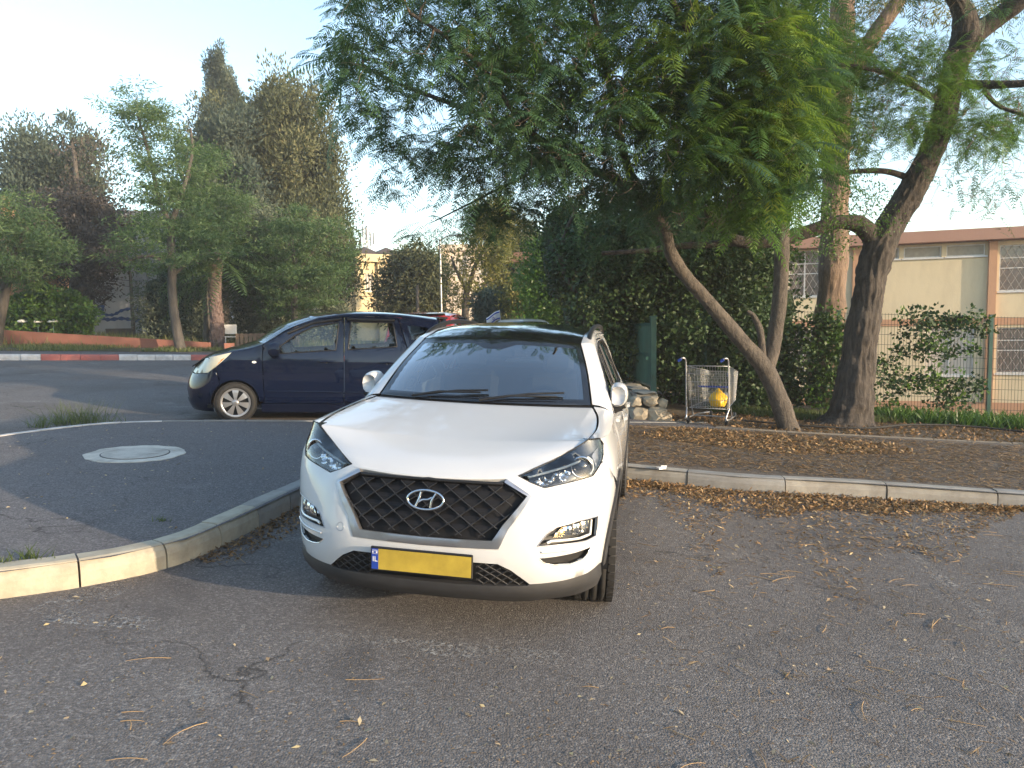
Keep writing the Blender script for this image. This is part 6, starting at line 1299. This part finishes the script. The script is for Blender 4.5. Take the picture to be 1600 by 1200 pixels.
        for yc in (yf, yr):
            wheel(root, sg*.745, yc, wz, .30, .18, .205, 0, sg, 'cap', 7)
            m = MB(); V = []
            for a in np.linspace(R(-10), R(190), 15):
                for xx in (.52, .82): V.append((sg*xx, yc+(r_+.005)*math.cos(a), wz+(r_+.005)*math.sin(a)))
            m.add(V, [(2*i, 2*i+1, 2*i+3, 2*i+2) for i in range(14)]); V = [(sg*.53, yc, wz-.05)]+[(sg*.53, yc+r_*math.cos(a), wz+r_*math.sin(a)) for a in np.linspace(R(-10), R(190), 15)]; m.add(V, [(0, i, i+1) for i in range(1, 15)]); m.build('wheel_housing', BK, root)
        seat(root, sg*.34, 2.15, .06); seat(root, sg*.34, 3.0, .06)
    m = MB(); m.box((0, 2.1, .24), (1.5, 3.4, .05)); m.build('floor_pan', BK, root); m = MB(); m.box((0, 1.25, 1.0), (1.3, .45, .22), bev=.05); m.build('dashboard', M['interior'], root)
    m = MB(); m.tube([Vector((.34+.18*math.cos(t), 1.58-.18*math.sin(t)*.5, 1.08+.18*math.sin(t)*.85)) for t in np.linspace(0, 2*math.pi, 25)], .016, 6, cap=False); m.build('steering_wheel', BK, root)
    return root
M['hazylens'] = simple('hazed_lens', (.52, .50, .40), .35, coat=.6, var=.15)
yv = Vector((0.9750627612109743, 0.2180429706064089, -0.04135063081457171)); nv_ = Vector((0.04563412148298808, -0.01464398742022241, 0.9988508800561336)); xv = yv.cross(nv_).normalized()
def hm(o): return Matrix(((xv.x, yv.x, nv_.x, o[0]), (xv.y, yv.y, nv_.y, o[1]), (xv.z, yv.z, nv_.z, o[2]), (0, 0, 0, 1)))
def grounded(x, y): return (x, y, float(gz(x, y)))
build_hatch('dark navy hatchback parked side-on beyond the pavement with silver hubcaps', hm(grounded(-5.0268, 11.321)), M['navy'])
build_hatch('red hatchback almost hidden behind the navy car, only its roof end showing', Matrix.Translation(grounded(-1.5, 18.0))@Matrix.Rotation(R(176), 4, 'Z'), M['red'])
pw_ = grounded(.42, 16.6); a_ = .06
Mw = Matrix.Translation(pw_)@Matrix.Rotation(a_, 4, 'Z'); wc = build_hatch('pale silver car whose roof shows just above the white SUV roof', Mw, M['silver'])
# small flag fixed on its window
fb = at(783, 506, 17.6); ft_ = at(782, 484, 17.6); fo = empty('flag', T(*fb), 'small blue and white flag on a thin stick above the white SUV roof', 'flag'); fo.rotation_euler = (0, R(-6), 0)
H_ = ft_[2]-fb[2]; m = MB(); m.tube([(0, 0, -.1), (0, 0, H_)], .007, 6); m.build('flagpole', M['winframe'], fo)
def cloth(name, x0, x1, z0, z1, mat, yo):
    V = []; 
    for i in range(9):
        for j in range(3):
            s = i/8; x = x0+(x1-x0)*s; z = z0+(z1-z0)*j/2; V.append((-x, .03*math.sin(x*22)+yo, z-.38*x+.02*math.sin(x*15)))
    F2 = [(i*3+j, (i+1)*3+j, (i+1)*3+j+1, i*3+j+1) for i in range(8) for j in range(2)]; o = mesh(name, V, F2, mat, fo, True); md = o.modifiers.new('t', 'SOLIDIFY'); md.thickness = .003; return o
cloth('flag_cloth', .005, .34, H_-.235, H_-.01, M['flagwhite'], 0); cloth('flag_stripe', .005, .34, H_-.065, H_-.035, M['flagblue'], -.005); cloth('flag_stripe', .005, .34, H_-.21, H_-.18, M['flagblue'], -.005)
for k in (0, 1):
    m = MB(); P = [(-.17+.042*math.sin(q*2.0944+k*math.pi), -.0, H_-.187+.042*math.cos(q*2.0944+k*math.pi)) for q in (0, 1, 2, 3)]; P = [(x, .03*math.sin(.17*22)-.008, z) for x, _, z in P]; m.tube(P, .004, 4); m.build('star_outline', M['flagblue'], fo)

# ------------------------------------------------------------------ shopping trolley with rubbish
M['trolley'] = simple('trolley_wire', (.42, .43, .45), .35, .75)
cx0, cy0 = 2.63, 11.05; ca = empty('shopping_cart', T(cx0, cy0, float(gz(cx0, cy0))+KH-.01, R(-32)), 'abandoned metal shopping trolley standing at the edge of the pavement by the leaning tree', 'shopping trolley')
WN, LN = .64, .86
def quad_pt(u_, v_, w_):    # u across 0..1, v along 0..1 (away), w height 0..1
    wd = WN*(1-.30*v_)*(1-.10*(1-w_)); x = WN/2+(u_-.5)*wd; y = .02+v_*LN+(1-w_)*(.05*(1-v_)-.04*v_); zb_ = .24+.07*v_; zt_ = .88-.13*v_; return Vector((x, y, zb_+(zt_-zb_)*w_))
def wires(name, segs, r): 
    m = MB()
    for s_ in segs: m.tube(s_, r, 4, cap=False)
    o = m.build(name, M['trolley'], ca); o['kind'] = 'stuff'; return o
wires('side_mesh', [[quad_pt(u_, v_, 0), quad_pt(u_, v_, 1)] for u_ in (0, 1) for v_ in np.linspace(0, 1, 25)]+[[quad_pt(u_, 0, w_), quad_pt(u_, 1, w_)] for u_ in (0, 1) for w_ in (.2, .4, .62, .82)], .0028)
wires('end_mesh', [[quad_pt(u_, v_, 0), quad_pt(u_, v_, 1)] for v_ in (0, 1) for u_ in np.linspace(0, 1, 17)]+[[quad_pt(0, v_, w_), quad_pt(1, v_, w_)] for v_ in (0, 1) for w_ in (.2, .4, .62, .82)], .0028)
wires('base_mesh', [[quad_pt(u_, 0, 0), quad_pt(u_, 1, 0)] for u_ in np.linspace(0, 1, 14)]+[[quad_pt(0, v_, 0), quad_pt(1, v_, 0)] for v_ in np.linspace(0, 1, 7)], .003)
m = MB(); m.tube([quad_pt(0, 0, 1), quad_pt(0, 1, 1), quad_pt(1, 1, 1), quad_pt(1, 0, 1), quad_pt(0, 0, 1)], .007, 6); m.build('basket_rim', M['trolley'], ca)
m = MB(); m.tube([quad_pt(0, 0, 0), quad_pt(0, 1, 0), quad_pt(1, 1, 0), quad_pt(1, 0, 0), quad_pt(0, 0, 0)], .006, 6); m.build('basket_frame', M['trolley'], ca)
for s_ in (0, 1):
    x = quad_pt(s_, 0, 1).x
    m = MB(); m.tube(crom([(x, .03, .25), (x, .0, .86), (x, -.03, .98), (x-.03, -.08, 1.0), (x-.07, -.09, .97)], 6), .012, 8); m.build('handle_arm', M['trolley'], ca)
    m = MB(); m.tube([(x-.045, -.088, .985), (x-.09, -.09, .955)], .02, 8); m.build('handle_grip', M['blue'], ca)
    m = MB(); m.tube(crom([(x, .06, .25), (x-.02 if s_ else x+.02, -.03, .12), (x, .02, .085), (x*.9+.03, .5, .10), (WN/2+(x-WN/2)*.6, .86, .10)], 5), .012, 8); m.build('chassis_tube', M['trolley'], ca)
    m = MB(); m.tube([(x*.93+.02, .30, .10), (x*.93+.02, .22, .25)], .010, 6); m.build('chassis_strut', M['trolley'], ca)
m = MB(); m.tube([(.02, .30, .10), (WN-.02, .30, .10)], .010, 6); m.build('chassis_crossbar', M['trolley'], ca)
for wx, wy_ in ((.03, .03), (WN-.03, .03), (.13, .84), (WN-.13, .84)):
    m = MB(); m.lathe([(0, -.014), (.055, -.014), (.06, -.006), (.06, .006), (.055, .014), (0, .014)], 18, Matrix.Translation((wx, wy_, .06))@Matrix.Rotation(R(35), 4, 'Z')); wh = m.build('caster', M['rubber'], ca)
    m = MB(); m.box((wx, wy_, .085), (.045, .05, .05), bev=.01); m.build('caster_fork', M['steel'], ca)
sp = [[Vector((.10+.44*t, .16, .80)), Vector((.13+.42*t, .03+.2, .56))] for t in np.linspace(0, 1, 11)]
o = wires('child_seat', sp+[[Vector((.10, .16, .80)), Vector((.54, .16, .80))], [Vector((.12, .20, .68)), Vector((.55, .20, .68))]], .003)
m = MB(); m.box((.34, .235, .555), (.46, .03, .025), bev=.006); m.build('seat_flap_edge', M['blue'], ca)
m = MB(); m.tube([(.13, .2, .56), (.10, .3, .30)], .006, 5); m.build('seat_stay', M['trolley'], ca); m = MB(); m.tube([(.55, .2, .56), (.5, .3, .30)], .006, 5); m.build('seat_stay', M['trolley'], ca)
m = MB(); m.box((.45, .89, .70), (.16, .01, .06)); m.build('front_badge', M['blue'], ca)
def bag(name, label, c, s, mat, seed, sc1=1):
    import bmesh
    bm = bmesh.new(); bmesh.ops.create_icosphere(bm, subdivisions=4, radius=1); off = Vector((seed*3.1, seed, 0))
    for v in bm.verts:
        p = v.co.copy(); r_ = 1+.22*noise.noise(p*1.6+off)+.10*abs(noise.noise(p*5+off)); z = p.z
        if z > .3: p.x *= 1-(z-.3)*.95; p.y *= 1-(z-.3)*.95; z *= 1.15
        if z < -.5: z = -.5-(z+.5)*-.2
        v.co = Vector((p.x*s[0]*r_, p.y*s[1]*r_, (z+.5)*s[2]))
    me = bpy.data.meshes.new(name); bm.to_mesh(me); bm.free(); me.materials.append(mat); me.polygons.foreach_set('use_smooth', [True]*len(me.polygons)); o = bpy.data.objects.new(name, me); COL.objects.link(o)
    o.matrix_world = ca.matrix_world@Matrix.Translation(c); return tag(o, label, 'bag')
bag('plastic_bag', 'crumpled yellow plastic bag lying in the bottom of the shopping trolley', (.43, .22, .27), (.13, .12, .165), M['yellowbag'], 2)
bag('plastic_bag', 'crumpled white plastic bag beside the yellow one in the trolley', (.47, .46, .30), (.09, .1, .10), M['whitebag'], 5)
p = gp(1033, 733, KH); m = MB(); m.box((0, 0, .012), (.09, .05, .02), Matrix.Rotation(.5, 3, 'Z')); m.box((.03, .02, .02), (.06, .04, .02), Matrix.Rotation(-.4, 3, 'X')); o = m.build('paper_scrap', M['flagwhite']); o.location = (p[0], p[1], p[2]); tag(o, 'small crumpled white paper scrap lying on the right kerb', 'litter')

# ------------------------------------------------------------------ added to soften contrast like lens glare: haze
hz = box_obj('veil_volume', -910, 910, -910, 910, -4.2, 23, bpy.data.materials.new('veil_volume'), None); hz['kind'] = 'stuff'
hm_ = hz.data.materials[0]; hm_.use_nodes = True; nt = hm_.node_tree; nt.nodes.clear(); o = nt.nodes.new('ShaderNodeOutputMaterial'); v = nt.nodes.new('ShaderNodeVolumePrincipled')
v.inputs['Color'].default_value = (.93, .95, 1, 1); v.inputs['Density'].default_value = .0013; v.inputs['Anisotropy'].default_value = 0; nt.links.new(v.outputs[0], o.inputs['Volume'])
